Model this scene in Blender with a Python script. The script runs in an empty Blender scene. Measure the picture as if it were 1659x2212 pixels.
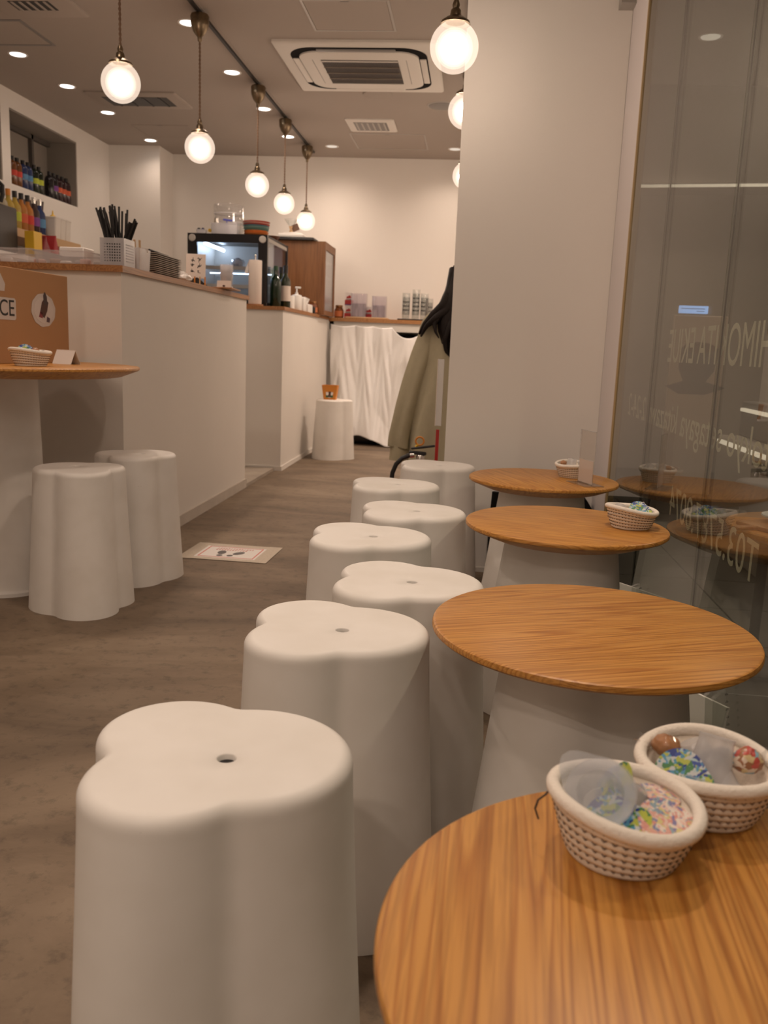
import bpy, bmesh, math, random
from math import sin, cos, pi, radians, hypot
from mathutils import Vector, Matrix

random.seed(7)
SC = bpy.context.scene
COL = SC.collection

# ------------------------------------------------------------------ camera
CAM_H = 0.8387
F_PX, YAW, PITCH, ROLL = 1886.8, 0.0946, 0.1867, 0.0399
fw = Vector((-sin(YAW) * cos(PITCH), cos(YAW) * cos(PITCH), -sin(PITCH)))
rt = Vector((cos(YAW), sin(YAW), 0))
up = rt.cross(fw)
r2 = cos(ROLL) * rt + sin(ROLL) * up
u2 = -sin(ROLL) * rt + cos(ROLL) * up
cam_data = bpy.data.cameras.new('camera')
cam = bpy.data.objects.new('camera', cam_data)
COL.objects.link(cam)
cam.matrix_world = Matrix(((r2.x, u2.x, -fw.x, 0), (r2.y, u2.y, -fw.y, 0), (r2.z, u2.z, -fw.z, CAM_H), (0, 0, 0, 1)))
cam_data.sensor_fit = 'VERTICAL'
cam_data.sensor_height = 17.3
cam_data.sensor_width = 13.0
cam_data.lens = F_PX * 17.3 / 2212
cam_data.clip_start = 0.02
cam_data.dof.use_dof = True
cam_data.dof.focus_distance = 1.55
cam_data.dof.aperture_fstop = 4.2
SC.camera = cam

# ------------------------------------------------------------------ world, exposure, light levels
world = bpy.data.worlds.new('world'); SC.world = world
world.use_nodes = True
world.node_tree.nodes['Background'].inputs[0].default_value = (1.0, 0.78, 0.6, 1)
world.node_tree.nodes['Background'].inputs[1].default_value = 0.03
SC.view_settings.view_transform = 'Standard'
SC.view_settings.look = 'None'
SC.view_settings.exposure = 0.13
SC.view_settings.gamma = 1.0
SC.view_settings.use_curve_mapping = False

WARM = (1.0, 0.765, 0.595)          # lamp colour of the globes
SPOTC = (1.0, 0.775, 0.62)         # lamp colour of the ceiling downlights
BULB_W = 62.0                     # radiance of the bulb inside each globe
SPOT_W = 23.0                     # watts of each downlight
ZC = 2.421                        # ceiling height
XL = -3.17                        # left wall
YB = 7.85                         # back wall
XG = 0.470                        # glass front on the right
YP = 3.30                         # face of the pillar

# ------------------------------------------------------------------ materials
def newmat(name):
    m = bpy.data.materials.new(name); m.use_nodes = True
    nt = m.node_tree
    return m, nt, nt.nodes, nt.links, nt.nodes['Principled BSDF']

def mat(name, col, rough=0.5, metal=0.0, spec=0.5, noise=0.0, nscale=20.0, bump=0.0, bscale=60.0, coat=0.0, emit=None, estr=0.0):
    m, nt, N, L, P = newmat(name)
    P.inputs['Base Color'].default_value = (*col, 1)
    P.inputs['Roughness'].default_value = rough
    P.inputs['Metallic'].default_value = metal
    P.inputs['Specular IOR Level'].default_value = spec
    P.inputs['Coat Weight'].default_value = coat
    tc = N.new('ShaderNodeTexCoord')
    if noise:
        nz = N.new('ShaderNodeTexNoise'); nz.inputs['Scale'].default_value = nscale; nz.inputs['Detail'].default_value = 4
        L.new(tc.outputs['Object'], nz.inputs['Vector'])
        mx = N.new('ShaderNodeMix'); mx.data_type = 'RGBA'; mx.blend_type = 'MIX'
        mx.inputs['A'].default_value = (*[max(0, c * (1 - noise)) for c in col], 1)
        mx.inputs['B'].default_value = (*[min(1, c * (1 + noise)) for c in col], 1)
        L.new(nz.outputs['Fac'], mx.inputs['Factor']); L.new(mx.outputs['Result'], P.inputs['Base Color'])
    if bump:
        nb = N.new('ShaderNodeTexNoise'); nb.inputs['Scale'].default_value = bscale; nb.inputs['Detail'].default_value = 3
        L.new(tc.outputs['Object'], nb.inputs['Vector'])
        b = N.new('ShaderNodeBump'); b.inputs['Strength'].default_value = bump; b.inputs['Distance'].default_value = 0.003
        L.new(nb.outputs['Fac'], b.inputs['Height']); L.new(b.outputs['Normal'], P.inputs['Normal'])
    if emit:
        P.inputs['Emission Color'].default_value = (*emit, 1); P.inputs['Emission Strength'].default_value = estr
    return m

def ramp(N, stops):
    r = N.new('ShaderNodeValToRGB')
    e = r.color_ramp.elements
    while len(e) < len(stops): e.new(0.5)
    for k, (p, c) in enumerate(stops):
        e[k].position = p; e[k].color = (*c, 1)
    return r

def wood(name, light, dark, ang=0.0, scale=1.0, rough=0.38, off=(0, 0, 0), stretch=0.045, rings=32.0, ry=0.0):
    """plank grain: warped rings stretched along the grain plus fine pores"""
    m, nt, N, L, P = newmat(name)
    tc = N.new('ShaderNodeTexCoord')
    mp = N.new('ShaderNodeMapping')
    mp.inputs['Rotation'].default_value = (0, ry, ang); mp.inputs['Location'].default_value = off
    L.new(tc.outputs['Object'], mp.inputs['Vector'])
    ms = N.new('ShaderNodeMapping'); ms.inputs['Scale'].default_value = (stretch, 1, 1)
    L.new(mp.outputs['Vector'], ms.inputs['Vector'])
    n1 = N.new('ShaderNodeTexNoise'); n1.inputs['Scale'].default_value = 9 * scale; n1.inputs['Detail'].default_value = 2.5; n1.inputs['Distortion'].default_value = 0.12
    L.new(ms.outputs['Vector'], n1.inputs['Vector'])
    mu = N.new('ShaderNodeMath'); mu.operation = 'MULTIPLY'; mu.inputs[1].default_value = rings
    L.new(n1.outputs['Fac'], mu.inputs[0])
    fr = N.new('ShaderNodeMath'); fr.operation = 'FRACT'; L.new(mu.outputs[0], fr.inputs[0])
    r1 = ramp(N, [(0.0, light), (0.45, [a * .9 + b * .1 for a, b in zip(light, dark)]), (0.82, dark), (0.90, [a * .3 + b * .7 for a, b in zip(light, dark)]), (1.0, light)])
    L.new(fr.outputs[0], r1.inputs['Fac'])
    ms2 = N.new('ShaderNodeMapping'); ms2.inputs['Scale'].default_value = (0.035, 1, 1)
    L.new(mp.outputs['Vector'], ms2.inputs['Vector'])
    n2 = N.new('ShaderNodeTexNoise'); n2.inputs['Scale'].default_value = 240 * scale; n2.inputs['Detail'].default_value = 3
    L.new(ms2.outputs['Vector'], n2.inputs['Vector'])
    r2_ = ramp(N, [(0.38, (0.62, 0.56, 0.48)), (0.56, (1, 1, 1))])
    L.new(n2.outputs['Fac'], r2_.inputs['Fac'])
    mx = N.new('ShaderNodeMix'); mx.data_type = 'RGBA'; mx.blend_type = 'MULTIPLY'; mx.inputs['Factor'].default_value = 0.6
    L.new(r1.outputs['Color'], mx.inputs['A']); L.new(r2_.outputs['Color'], mx.inputs['B'])
    L.new(mx.outputs['Result'], P.inputs['Base Color'])
    P.inputs['Roughness'].default_value = rough
    b = N.new('ShaderNodeBump'); b.inputs['Strength'].default_value = 0.12; b.inputs['Distance'].default_value = 0.001
    L.new(n2.outputs['Fac'], b.inputs['Height']); L.new(b.outputs['Normal'], P.inputs['Normal'])
    return m

def clear(name, tint=(1, 1, 1), refl=0.04, rough=0.02, haze=0.0, hazecol=(0.9, 0.9, 0.9)):
    """thin clear sheet: Schlick reflection over straight-through transmission, optional milky scatter"""
    m, nt, N, L, P = newmat(name)
    N.remove(P)
    out = N['Material Output']
    g = N.new('ShaderNodeNewGeometry')
    d = N.new('ShaderNodeVectorMath'); d.operation = 'DOT_PRODUCT'
    L.new(g.outputs['Normal'], d.inputs[0]); L.new(g.outputs['Incoming'], d.inputs[1])
    a = N.new('ShaderNodeMath'); a.operation = 'ABSOLUTE'; L.new(d.outputs['Value'], a.inputs[0])
    s = N.new('ShaderNodeMath'); s.operation = 'SUBTRACT'; s.inputs[0].default_value = 1; L.new(a.outputs[0], s.inputs[1])
    p = N.new('ShaderNodeMath'); p.operation = 'POWER'; p.inputs[1].default_value = 5; L.new(s.outputs[0], p.inputs[0])
    q = N.new('ShaderNodeMath'); q.operation = 'MULTIPLY_ADD'; q.inputs[1].default_value = 1 - refl; q.inputs[2].default_value = refl
    L.new(p.outputs[0], q.inputs[0])
    t = N.new('ShaderNodeBsdfTransparent'); t.inputs['Color'].default_value = (*tint, 1)
    base = t.outputs[0]
    if haze:
        df = N.new('ShaderNodeBsdfDiffuse'); df.inputs['Color'].default_value = (*hazecol, 1)
        tl = N.new('ShaderNodeBsdfTranslucent'); tl.inputs['Color'].default_value = (*hazecol, 1)
        h1 = N.new('ShaderNodeMixShader'); h1.inputs[0].default_value = 0.45
        L.new(df.outputs[0], h1.inputs[1]); L.new(tl.outputs[0], h1.inputs[2])
        h2 = N.new('ShaderNodeMixShader'); h2.inputs[0].default_value = haze
        L.new(t.outputs[0], h2.inputs[1]); L.new(h1.outputs[0], h2.inputs[2]); base = h2.outputs[0]
    gl = N.new('ShaderNodeBsdfGlossy'); gl.inputs['Roughness'].default_value = rough
    mx = N.new('ShaderNodeMixShader'); L.new(q.outputs[0], mx.inputs[0]); L.new(base, mx.inputs[1]); L.new(gl.outputs[0], mx.inputs[2])
    L.new(mx.outputs[0], out.inputs['Surface'])
    return m

def emitter(name, col, strength, through=0.0):
    m, nt, N, L, P = newmat(name)
    N.remove(P)
    e = N.new('ShaderNodeEmission'); e.inputs['Color'].default_value = (*col, 1); e.inputs['Strength'].default_value = strength
    if through:
        t = N.new('ShaderNodeBsdfTransparent'); t.inputs['Color'].default_value = (through, through, through, 1)
        a = N.new('ShaderNodeAddShader'); L.new(e.outputs[0], a.inputs[0]); L.new(t.outputs[0], a.inputs[1])
        L.new(a.outputs[0], N['Material Output'].inputs['Surface'])
    else:
        L.new(e.outputs[0], N['Material Output'].inputs['Surface'])
    return m

def speckle(name, cols, scale=260.0):
    """printed foil: irregular cells of several inks"""
    m, nt, N, L, P = newmat(name)
    tc = N.new('ShaderNodeTexCoord')
    nz = N.new('ShaderNodeTexNoise'); nz.inputs['Scale'].default_value = scale * .5
    L.new(tc.outputs['Object'], nz.inputs['Vector'])
    mxv = N.new('ShaderNodeMix'); mxv.data_type = 'RGBA'; mxv.inputs['Factor'].default_value = 0.02
    L.new(tc.outputs['Object'], mxv.inputs['A']); L.new(nz.outputs['Color'], mxv.inputs['B'])
    v = N.new('ShaderNodeTexVoronoi'); v.inputs['Scale'].default_value = scale
    L.new(mxv.outputs['Result'], v.inputs['Vector'])
    sp = N.new('ShaderNodeSeparateColor'); L.new(v.outputs['Color'], sp.inputs[0])
    n = len(cols)
    r = ramp(N, [(k / n, c) for k, c in enumerate(cols)]); r.color_ramp.interpolation = 'CONSTANT'
    L.new(sp.outputs[0], r.inputs['Fac']); L.new(r.outputs['Color'], P.inputs['Base Color'])
    P.inputs['Roughness'].default_value = 0.3
    return m

def concrete():
    m, nt, N, L, P = newmat('concrete')
    tc = N.new('ShaderNodeTexCoord')
    a = N.new('ShaderNodeTexNoise'); a.inputs['Scale'].default_value = 1.6; a.inputs['Detail'].default_value = 7; a.inputs['Roughness'].default_value = .62; a.inputs['Distortion'].default_value = .8
    mp = N.new('ShaderNodeMapping'); mp.inputs['Scale'].default_value = (0.8, 1.7, 1); L.new(tc.outputs['Object'], mp.inputs['Vector']); L.new(mp.outputs['Vector'], a.inputs['Vector'])
    r = ramp(N, [(0.32, (0.108, 0.075, 0.047)), (0.5, (0.178, 0.128, 0.084)), (0.70, (0.265, 0.20, 0.138))])
    L.new(a.outputs['Fac'], r.inputs['Fac'])
    b = N.new('ShaderNodeTexNoise'); b.inputs['Scale'].default_value = 26; b.inputs['Detail'].default_value = 6; b.inputs['Roughness'].default_value = .7
    L.new(tc.outputs['Object'], b.inputs['Vector'])
    rb = ramp(N, [(0.30, (0.60, 0.60, 0.59)), (0.48, (1, 1, 1)), (0.75, (1.0, 1.0, 1.0))])
    L.new(b.outputs['Fac'], rb.inputs['Fac'])
    sp = N.new('ShaderNodeTexNoise'); sp.inputs['Scale'].default_value = 9; sp.inputs['Detail'].default_value = 8; sp.inputs['Roughness'].default_value = .8
    L.new(tc.outputs['Object'], sp.inputs['Vector'])
    rs = ramp(N, [(0.0, (0.35, 0.33, 0.32)), (0.30, (0.45, 0.44, 0.42)), (0.36, (1, 1, 1))]); L.new(sp.outputs['Fac'], rs.inputs['Fac'])
    m1 = N.new('ShaderNodeMix'); m1.data_type = 'RGBA'; m1.blend_type = 'MULTIPLY'; m1.inputs['Factor'].default_value = 1
    L.new(r.outputs['Color'], m1.inputs['A']); L.new(rb.outputs['Color'], m1.inputs['B'])
    m2 = N.new('ShaderNodeMix'); m2.data_type = 'RGBA'; m2.blend_type = 'MULTIPLY'; m2.inputs['Factor'].default_value = 1
    L.new(m1.outputs['Result'], m2.inputs['A']); L.new(rs.outputs['Color'], m2.inputs['B'])
    L.new(m2.outputs['Result'], P.inputs['Base Color'])
    P.inputs['Roughness'].default_value = 0.62
    bp = N.new('ShaderNodeBump'); bp.inputs['Strength'].default_value = .25; bp.inputs['Distance'].default_value = .004
    L.new(b.outputs['Fac'], bp.inputs['Height']); L.new(bp.outputs['Normal'], P.inputs['Normal'])
    return m

def scuffed_white():
    """moulded white plastic with faint yellowing and a few scuffs"""
    m, nt, N, L, P = newmat('stool_plastic')
    tc = N.new('ShaderNodeTexCoord'); oi = N.new('ShaderNodeObjectInfo')
    ad = N.new('ShaderNodeVectorMath'); ad.operation = 'ADD'
    L.new(tc.outputs['Object'], ad.inputs[0]); L.new(oi.outputs['Location'], ad.inputs[1])
    a = N.new('ShaderNodeTexNoise'); a.inputs['Scale'].default_value = 9; a.inputs['Detail'].default_value = 3
    L.new(ad.outputs[0], a.inputs['Vector'])
    r = ramp(N, [(0.3, (0.77, 0.745, 0.70)), (0.6, (0.83, 0.81, 0.775))]); L.new(a.outputs['Fac'], r.inputs['Fac'])
    s = N.new('ShaderNodeTexNoise'); s.inputs['Scale'].default_value = 30; s.inputs['Detail'].default_value = 6; s.inputs['Roughness'].default_value = .75
    L.new(ad.outputs[0], s.inputs['Vector'])
    rs = ramp(N, [(0.0, (0.45, 0.43, 0.4)), (0.255, (0.6, 0.58, 0.55)), (0.285, (1, 1, 1))]); L.new(s.outputs['Fac'], rs.inputs['Fac'])
    mx = N.new('ShaderNodeMix'); mx.data_type = 'RGBA'; mx.blend_type = 'MULTIPLY'; mx.inputs['Factor'].default_value = .8
    L.new(r.outputs['Color'], mx.inputs['A']); L.new(rs.outputs['Color'], mx.inputs['B'])
    L.new(mx.outputs['Result'], P.inputs['Base Color'])
    P.inputs['Roughness'].default_value = .48
    return m

M = {}
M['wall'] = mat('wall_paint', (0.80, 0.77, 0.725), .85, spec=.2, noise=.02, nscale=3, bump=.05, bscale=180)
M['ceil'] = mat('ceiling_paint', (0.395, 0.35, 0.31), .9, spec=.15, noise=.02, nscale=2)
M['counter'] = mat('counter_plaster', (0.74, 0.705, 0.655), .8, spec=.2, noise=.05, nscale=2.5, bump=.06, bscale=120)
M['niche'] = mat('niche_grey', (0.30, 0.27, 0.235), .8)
M['darkframe'] = mat('dark_frame', (0.10, 0.088, 0.078), .6)
M['floor'] = concrete()
M['stool'] = scuffed_white()
M['hole'] = mat('hole_shade', (0.012, 0.011, 0.01), .8)
M['white'] = mat('white_plastic', (0.80, 0.785, 0.755), .45)
M['offwhite'] = mat('off_white', (0.70, 0.67, 0.62), .6)
M['paper'] = mat('white_paper', (0.80, 0.77, 0.74), .8, spec=.2)
M['pinkpaper'] = mat('kraft_tint_paper', (0.74, 0.66, 0.60), .85, spec=.2)
M['black'] = mat('black_plastic', (0.012, 0.011, 0.011), .45)
M['blackcloth'] = mat('black_cloth', (0.010, 0.009, 0.009), .9, spec=.1)
M['blackgloss'] = mat('black_gloss', (0.012, 0.011, 0.012), .2)
M['grey'] = mat('grey_plastic', (0.22, 0.21, 0.20), .5)
M['midgrey'] = mat('mid_grey', (0.42, 0.40, 0.37), .5)
M['steel'] = mat('steel', (0.62, 0.60, 0.57), .25, metal=1)
M['brass'] = mat('aged_brass', (0.23, 0.18, 0.12), .32, metal=1, noise=.3, nscale=60)
M['copper'] = mat('copper', (0.55, 0.30, 0.15), .3, metal=1)
M['red'] = mat('red', (0.42, 0.02, 0.02), .4)
M['redpaint'] = mat('red_enamel', (0.36, 0.012, 0.01), .3)
M['orange'] = mat('orange', (0.62, 0.23, 0.03), .5)
M['yellow'] = mat('yellow', (0.70, 0.44, 0.03), .4)
M['cord'] = mat('braided_cord', (0.20, 0.125, 0.08), .8)
M['kraft'] = mat('cardboard', (0.47, 0.27, 0.14), .85, spec=.1, noise=.05, nscale=5)
M['rope'] = mat('cotton_rope', (0.80, 0.72, 0.62), .95, spec=.1, noise=.05, nscale=90, bump=.2, bscale=300)
M['rim'] = mat('rope_rim', (0.84, 0.78, 0.70), .95, spec=.1, bump=.4, bscale=280)
M['thread'] = mat('dark_thread', (0.07, 0.06, 0.06), .9)
M['thread2'] = mat('mauve_thread', (0.20, 0.15, 0.13), .9)
M['satin'] = mat('satin_cloth', (0.93, 0.925, 0.92), .34, spec=.7)
M['hair'] = mat('dark_hair', (0.010, 0.006, 0.005), .55, spec=.25, noise=.4, nscale=80)
M['skin'] = mat('skin', (0.62, 0.40, 0.29), .5)
M['coat'] = mat('sage_knit', (0.44, 0.40, 0.285), .9, spec=.1, noise=.1, nscale=30, bump=.2, bscale=250)
M['trouser'] = mat('dark_trouser', (0.05, 0.045, 0.045), .9)
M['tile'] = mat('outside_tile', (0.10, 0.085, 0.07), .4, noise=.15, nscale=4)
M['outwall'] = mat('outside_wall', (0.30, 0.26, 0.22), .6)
M['lettering'] = mat('cut_vinyl', (0.80, 0.76, 0.62), .7)
M['ink'] = mat('black_ink', (0.02, 0.02, 0.02), .7)
M['redink'] = mat('red_ink', (0.62, 0.10, 0.06), .7)
M['greyink'] = mat('grey_ink', (0.13, 0.12, 0.12), .7)
M['brownink'] = mat('brown_ink', (0.09, 0.04, 0.03), .7)
M['stick'] = mat('birch', (0.56, 0.37, 0.20), .7)
OAKL, OAKD = (0.60, 0.29, 0.066), (0.43, 0.17, 0.030)
M['oak_edge'] = wood('oak_edge', (0.43, 0.20, 0.07), (0.27, 0.11, 0.035), .3, 1.0)
M['shelfwood'] = wood('shelf_wood', (0.45, 0.225, 0.085), (0.32, 0.14, 0.05), 1.57, .7)
M['topwood'] = wood('counter_wood', (0.40, 0.19, 0.07), (0.29, 0.125, 0.045), 1.57, .7)
M['cabwood'] = wood('cabinet_wood', (0.25, 0.112, 0.042), (0.215, 0.092, 0.034), 0, .6, rings=8.0, ry=pi / 2, rough=.5)
M['glass'] = clear('window_glass', (0.80, 0.82, 0.79), .045, 0.0)
M['acrylic'] = clear('clear_acrylic', (0.93, 0.93, 0.93), .06, .03, haze=.07, hazecol=(.95, .92, .9))
M['clearglass'] = clear('clear_glass', (0.965, 0.975, 0.97), .07, .03, haze=.03, hazecol=(.9, .93, .92))
M['frosted'] = clear('frosted_plastic', (0.93, 0.93, 0.94), .05, .25, haze=.40, hazecol=(.95, .95, .97))
M['film'] = clear('lid_film', (0.95, 0.96, 0.98), .08, .2, haze=.20, hazecol=(.92, .95, 1.0))
M['bag'] = clear('plastic_bag', (0.9, 0.92, 0.95), .12, .15, haze=.45, hazecol=(.8, .85, .95))
M['globe'] = emitter('frosted_globe', (1.0, 0.79, 0.63), 0.40, through=.84)
M['halo'] = emitter('frosted_glow', (1.0, 0.86, 0.72), 0.16, through=.97)
M['bulb'] = emitter('lamp_bulb', WARM, BULB_W)
M['lampdisc'] = emitter('downlight_lens', (1.0, 0.93, 0.88), 6.0)
M['dimdisc'] = emitter('dim_downlight_lens', (1.0, 0.85, 0.7), 0.75)
M['tube'] = emitter('cold_tube', (0.58, 0.75, 1.0), 24.0)
M['strip'] = emitter('warm_strip', (1.0, 0.80, 0.60), 0.9)
M['bluescreen'] = emitter('blue_screen', (0.35, 0.55, 1.0), 1.3)
M['sprint'] = speckle('blue_floral_foil', [(0.03, 0.06, 0.30), (0.10, 0.34, 0.55), (0.45, 0.62, 0.66), (0.08, 0.26, 0.10), (0.50, 0.56, 0.10), (0.62, 0.66, 0.68), (0.05, 0.10, 0.42)], 220)
M['pprint'] = speckle('pink_floral_foil', [(0.75, 0.42, 0.36), (0.80, 0.60, 0.54), (0.30, 0.42, 0.50), (0.82, 0.74, 0.68), (0.72, 0.34, 0.30), (0.25, 0.24, 0.45), (0.70, 0.62, 0.30)], 270)
M['candy'] = mat('brown_candy', (0.40, 0.19, 0.085), .35, noise=.4, nscale=200, coat=.6)
M['wrapprint'] = speckle('candy_wrapper_print', [(0.55, 0.10, 0.08), (0.70, 0.55, 0.30), (0.35, 0.15, 0.07), (0.25, 0.45, 0.55), (0.75, 0.62, 0.5)], 150)
M['mattape'] = mat('floor_tape', (0.55, 0.48, 0.39), .6, noise=.2, nscale=120)

def glassbottle(name, col):
    return mat(name, col, .12, spec=.6)

# ------------------------------------------------------------------ mesh helpers
class MB:
    def __init__(s): s.v = []; s.f = []
    def add(s, vs, fs, mtx=None):
        o = len(s.v)
        for p in vs:
            p = Vector(p)
            s.v.append(tuple(mtx @ p) if mtx else tuple(p))
        s.f += [tuple(i + o for i in f) for f in fs]
        return s
    def box(s, x0, x1, y0, y1, z0, z1, mtx=None):
        vs = [(x0, y0, z0), (x1, y0, z0), (x1, y1, z0), (x0, y1, z0), (x0, y0, z1), (x1, y0, z1), (x1, y1, z1), (x0, y1, z1)]
        return s.add(vs, [(0, 3, 2, 1), (4, 5, 6, 7), (0, 1, 5, 4), (1, 2, 6, 5), (2, 3, 7, 6), (3, 0, 4, 7)], mtx)
    def rbox(s, x0, x1, y0, y1, z0, z1, b=.005, seg=2, mtx=None):
        bm = bmesh.new(); bmesh.ops.create_cube(bm, size=1)
        for v in bm.verts:
            v.co = Vector(((x0 + x1) / 2 + v.co.x * (x1 - x0), (y0 + y1) / 2 + v.co.y * (y1 - y0), (z0 + z1) / 2 + v.co.z * (z1 - z0)))
        bmesh.ops.bevel(bm, geom=bm.edges[:], offset=b, segments=seg, affect='EDGES', profile=.5)
        bm.verts.index_update()
        s.add([v.co.copy() for v in bm.verts], [[v.index for v in f.verts] for f in bm.faces], mtx); bm.free(); return s
    def lathe(s, prof, seg=24, c=(0, 0, 0), mtx=None, squash=1.0, wob=None):
        vs, fs = [], []
        n = len(prof)
        for r, z in prof:
            for k in range(seg):
                a = 2 * pi * k / seg
                dz = wob(a, z) if wob else 0
                vs.append((c[0] + r * cos(a), c[1] + r * sin(a) * squash, c[2] + z + dz))
        for i in range(n - 1):
            for k in range(seg):
                k2 = (k + 1) % seg
                fs.append((i * seg + k, i * seg + k2, (i + 1) * seg + k2, (i + 1) * seg + k))
        if prof[0][0] > 1e-6: fs.append(tuple(reversed(range(seg))))
        if prof[-1][0] > 1e-6: fs.append(tuple((n - 1) * seg + k for k in range(seg)))
        return s.add(vs, fs, mtx)
    def shell(s, prof, seg=24, c=(0, 0, 0), mtx=None, squash=1.0, wob=None):
        """open lathe without caps"""
        vs, fs = [], []
        for r, z in prof:
            for k in range(seg):
                a = 2 * pi * k / seg
                dz = wob(a, z) if wob else 0
                vs.append((c[0] + r * cos(a), c[1] + r * sin(a) * squash, c[2] + z + dz))
        for i in range(len(prof) - 1):
            for k in range(seg):
                k2 = (k + 1) % seg
                fs.append((i * seg + k, i * seg + k2, (i + 1) * seg + k2, (i + 1) * seg + k))
        return s.add(vs, fs, mtx)
    def tube(s, pts, r, seg=8, closed=False, mtx=None, caps=True):
        P = [Vector(p) for p in pts]; n = len(P)
        R = r if isinstance(r, (list, tuple)) else [r] * n
        vs, fs = [], []
        prev = None
        for i in range(n):
            if closed: t = (P[(i + 1) % n] - P[i - 1])
            else: t = P[min(i + 1, n - 1)] - P[max(i - 1, 0)]
            t.normalize()
            if prev is None:
                a = Vector((0, 0, 1)) if abs(t.z) < .9 else Vector((1, 0, 0))
                u = t.cross(a).normalized()
            else:
                u = (prev - t * prev.dot(t))
                u = u.normalized() if u.length > 1e-6 else t.orthogonal().normalized()
            prev = u; w = t.cross(u)
            for k in range(seg):
                a = 2 * pi * k / seg
                vs.append(P[i] + (u * cos(a) + w * sin(a)) * R[i])
        m = n if closed else n - 1
        for i in range(m):
            j = (i + 1) % n
            for k in range(seg):
                k2 = (k + 1) % seg
                fs.append((i * seg + k, i * seg + k2, j * seg + k2, j * seg + k))
        if not closed and caps:
            fs.append(tuple(reversed(range(seg)))); fs.append(tuple((n - 1) * seg + k for k in range(seg)))
        return s.add(vs, fs, mtx)
    def loft(s, rings, caps=True, mtx=None):
        n = len(rings[0]); vs = [p for r in rings for p in r]; fs = []
        for i in range(len(rings) - 1):
            for k in range(n):
                k2 = (k + 1) % n
                fs.append((i * n + k, i * n + k2, (i + 1) * n + k2, (i + 1) * n + k))
        if caps:
            fs.append(tuple(reversed(range(n)))); fs.append(tuple((len(rings) - 1) * n + k for k in range(n)))
        return s.add(vs, fs, mtx)
    def prism(s, poly, z0, z1, mtx=None):
        n = len(poly)
        vs = [(x, y, z0) for x, y in poly] + [(x, y, z1) for x, y in poly]
        fs = [tuple(reversed(range(n))), tuple(range(n, 2 * n))] + [(k, (k + 1) % n, n + (k + 1) % n, n + k) for k in range(n)]
        return s.add(vs, fs, mtx)
    def sphere(s, c, r, seg=20, rings=12, mtx=None):
        rr = r if isinstance(r, (tuple, list)) else (r, r, r)
        vs, fs = [], []
        for i in range(rings + 1):
            t = pi * i / rings
            for k in range(seg):
                a = 2 * pi * k / seg
                vs.append((c[0] + rr[0] * sin(t) * cos(a), c[1] + rr[1] * sin(t) * sin(a), c[2] + rr[2] * cos(t)))
        for i in range(rings):
            for k in range(seg):
                k2 = (k + 1) % seg
                fs.append((i * seg + k, (i + 1) * seg + k, (i + 1) * seg + k2, i * seg + k2))
        return s.add(vs, fs, mtx)
    def mesh(s, name, smooth=40):
        me = bpy.data.meshes.new(name); me.from_pydata(s.v, [], s.f)
        me.validate(verbose=False)
        bm = bmesh.new(); bm.from_mesh(me)
        bmesh.ops.remove_doubles(bm, verts=bm.verts[:], dist=1e-6)
        bmesh.ops.recalc_face_normals(bm, faces=bm.faces[:])
        bm.to_mesh(me); bm.free()
        if smooth:
            for p in me.polygons: p.use_smooth = True
            me.set_sharp_from_angle(angle=radians(smooth))
        return me

def link(name, me, m, parent=None, loc=None, rot=None, smooth=40):
    if isinstance(me, MB): me = me.mesh(name, smooth)
    o = bpy.data.objects.new(name, me); COL.objects.link(o)
    if m is not None:
        me.materials.clear(); me.materials.append(M[m] if isinstance(m, str) else m)
    if parent: o.parent = parent
    if loc: o.location = loc
    if rot: o.rotation_euler = rot
    return o

def tag(o, label=None, cat=None, group=None, kind=None):
    if label: o['label'] = label
    if cat: o['category'] = cat
    if group: o['group'] = group
    if kind: o['kind'] = kind
    return o

def empty(name, loc, rz=0.0, label=None, cat=None, group=None, rot=None):
    o = bpy.data.objects.new(name, None); COL.objects.link(o)
    o.empty_display_size = .05
    o.location = loc; o.rotation_euler = rot if rot else (0, 0, rz)
    return tag(o, label, cat, group)

def struct(name, mb, m, smooth=0):
    return tag(link(name, mb, m, smooth=smooth), kind='structure')

def copy_tree(o, parent=None):
    c = o.copy(); COL.objects.link(c)
    if parent: c.parent = parent
    for ch in list(o.children): copy_tree(ch, c)
    return c

def text_mesh(body, w, h, depth=.0004, bold=0.0):
    cu = bpy.data.curves.new('lettering', 'FONT'); cu.body = body; cu.size = 1; cu.resolution_u = 4; cu.offset = bold
    o = bpy.data.objects.new('lettering', cu); COL.objects.link(o)
    dg = bpy.context.evaluated_depsgraph_get(); dg.update()
    me = bpy.data.meshes.new_from_object(o.evaluated_get(dg))
    bpy.data.objects.remove(o); bpy.data.curves.remove(cu)
    xs = [v.co.x for v in me.vertices]; ys = [v.co.y for v in me.vertices]
    sx = w / (max(xs) - min(xs)); sy = h / (max(ys) - min(ys)); x0, y0 = min(xs), min(ys)
    for v in me.vertices: v.co = Vector(((v.co.x - x0) * sx, (v.co.y - y0) * sy, 0))
    bm = bmesh.new(); bm.from_mesh(me)
    g = bmesh.ops.extrude_face_region(bm, geom=bm.faces[:])
    bmesh.ops.translate(bm, vec=(0, 0, depth), verts=[e for e in g['geom'] if isinstance(e, bmesh.types.BMVert)])
    bmesh.ops.recalc_face_normals(bm, faces=bm.faces[:]); bm.to_mesh(me); bm.free()
    return me

def RX(a): return Matrix.Rotation(a, 4, 'X')
def RY(a): return Matrix.Rotation(a, 4, 'Y')
def RZ(a): return Matrix.Rotation(a, 4, 'Z')
def TR(x, y, z): return Matrix.Translation((x, y, z))

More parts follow.
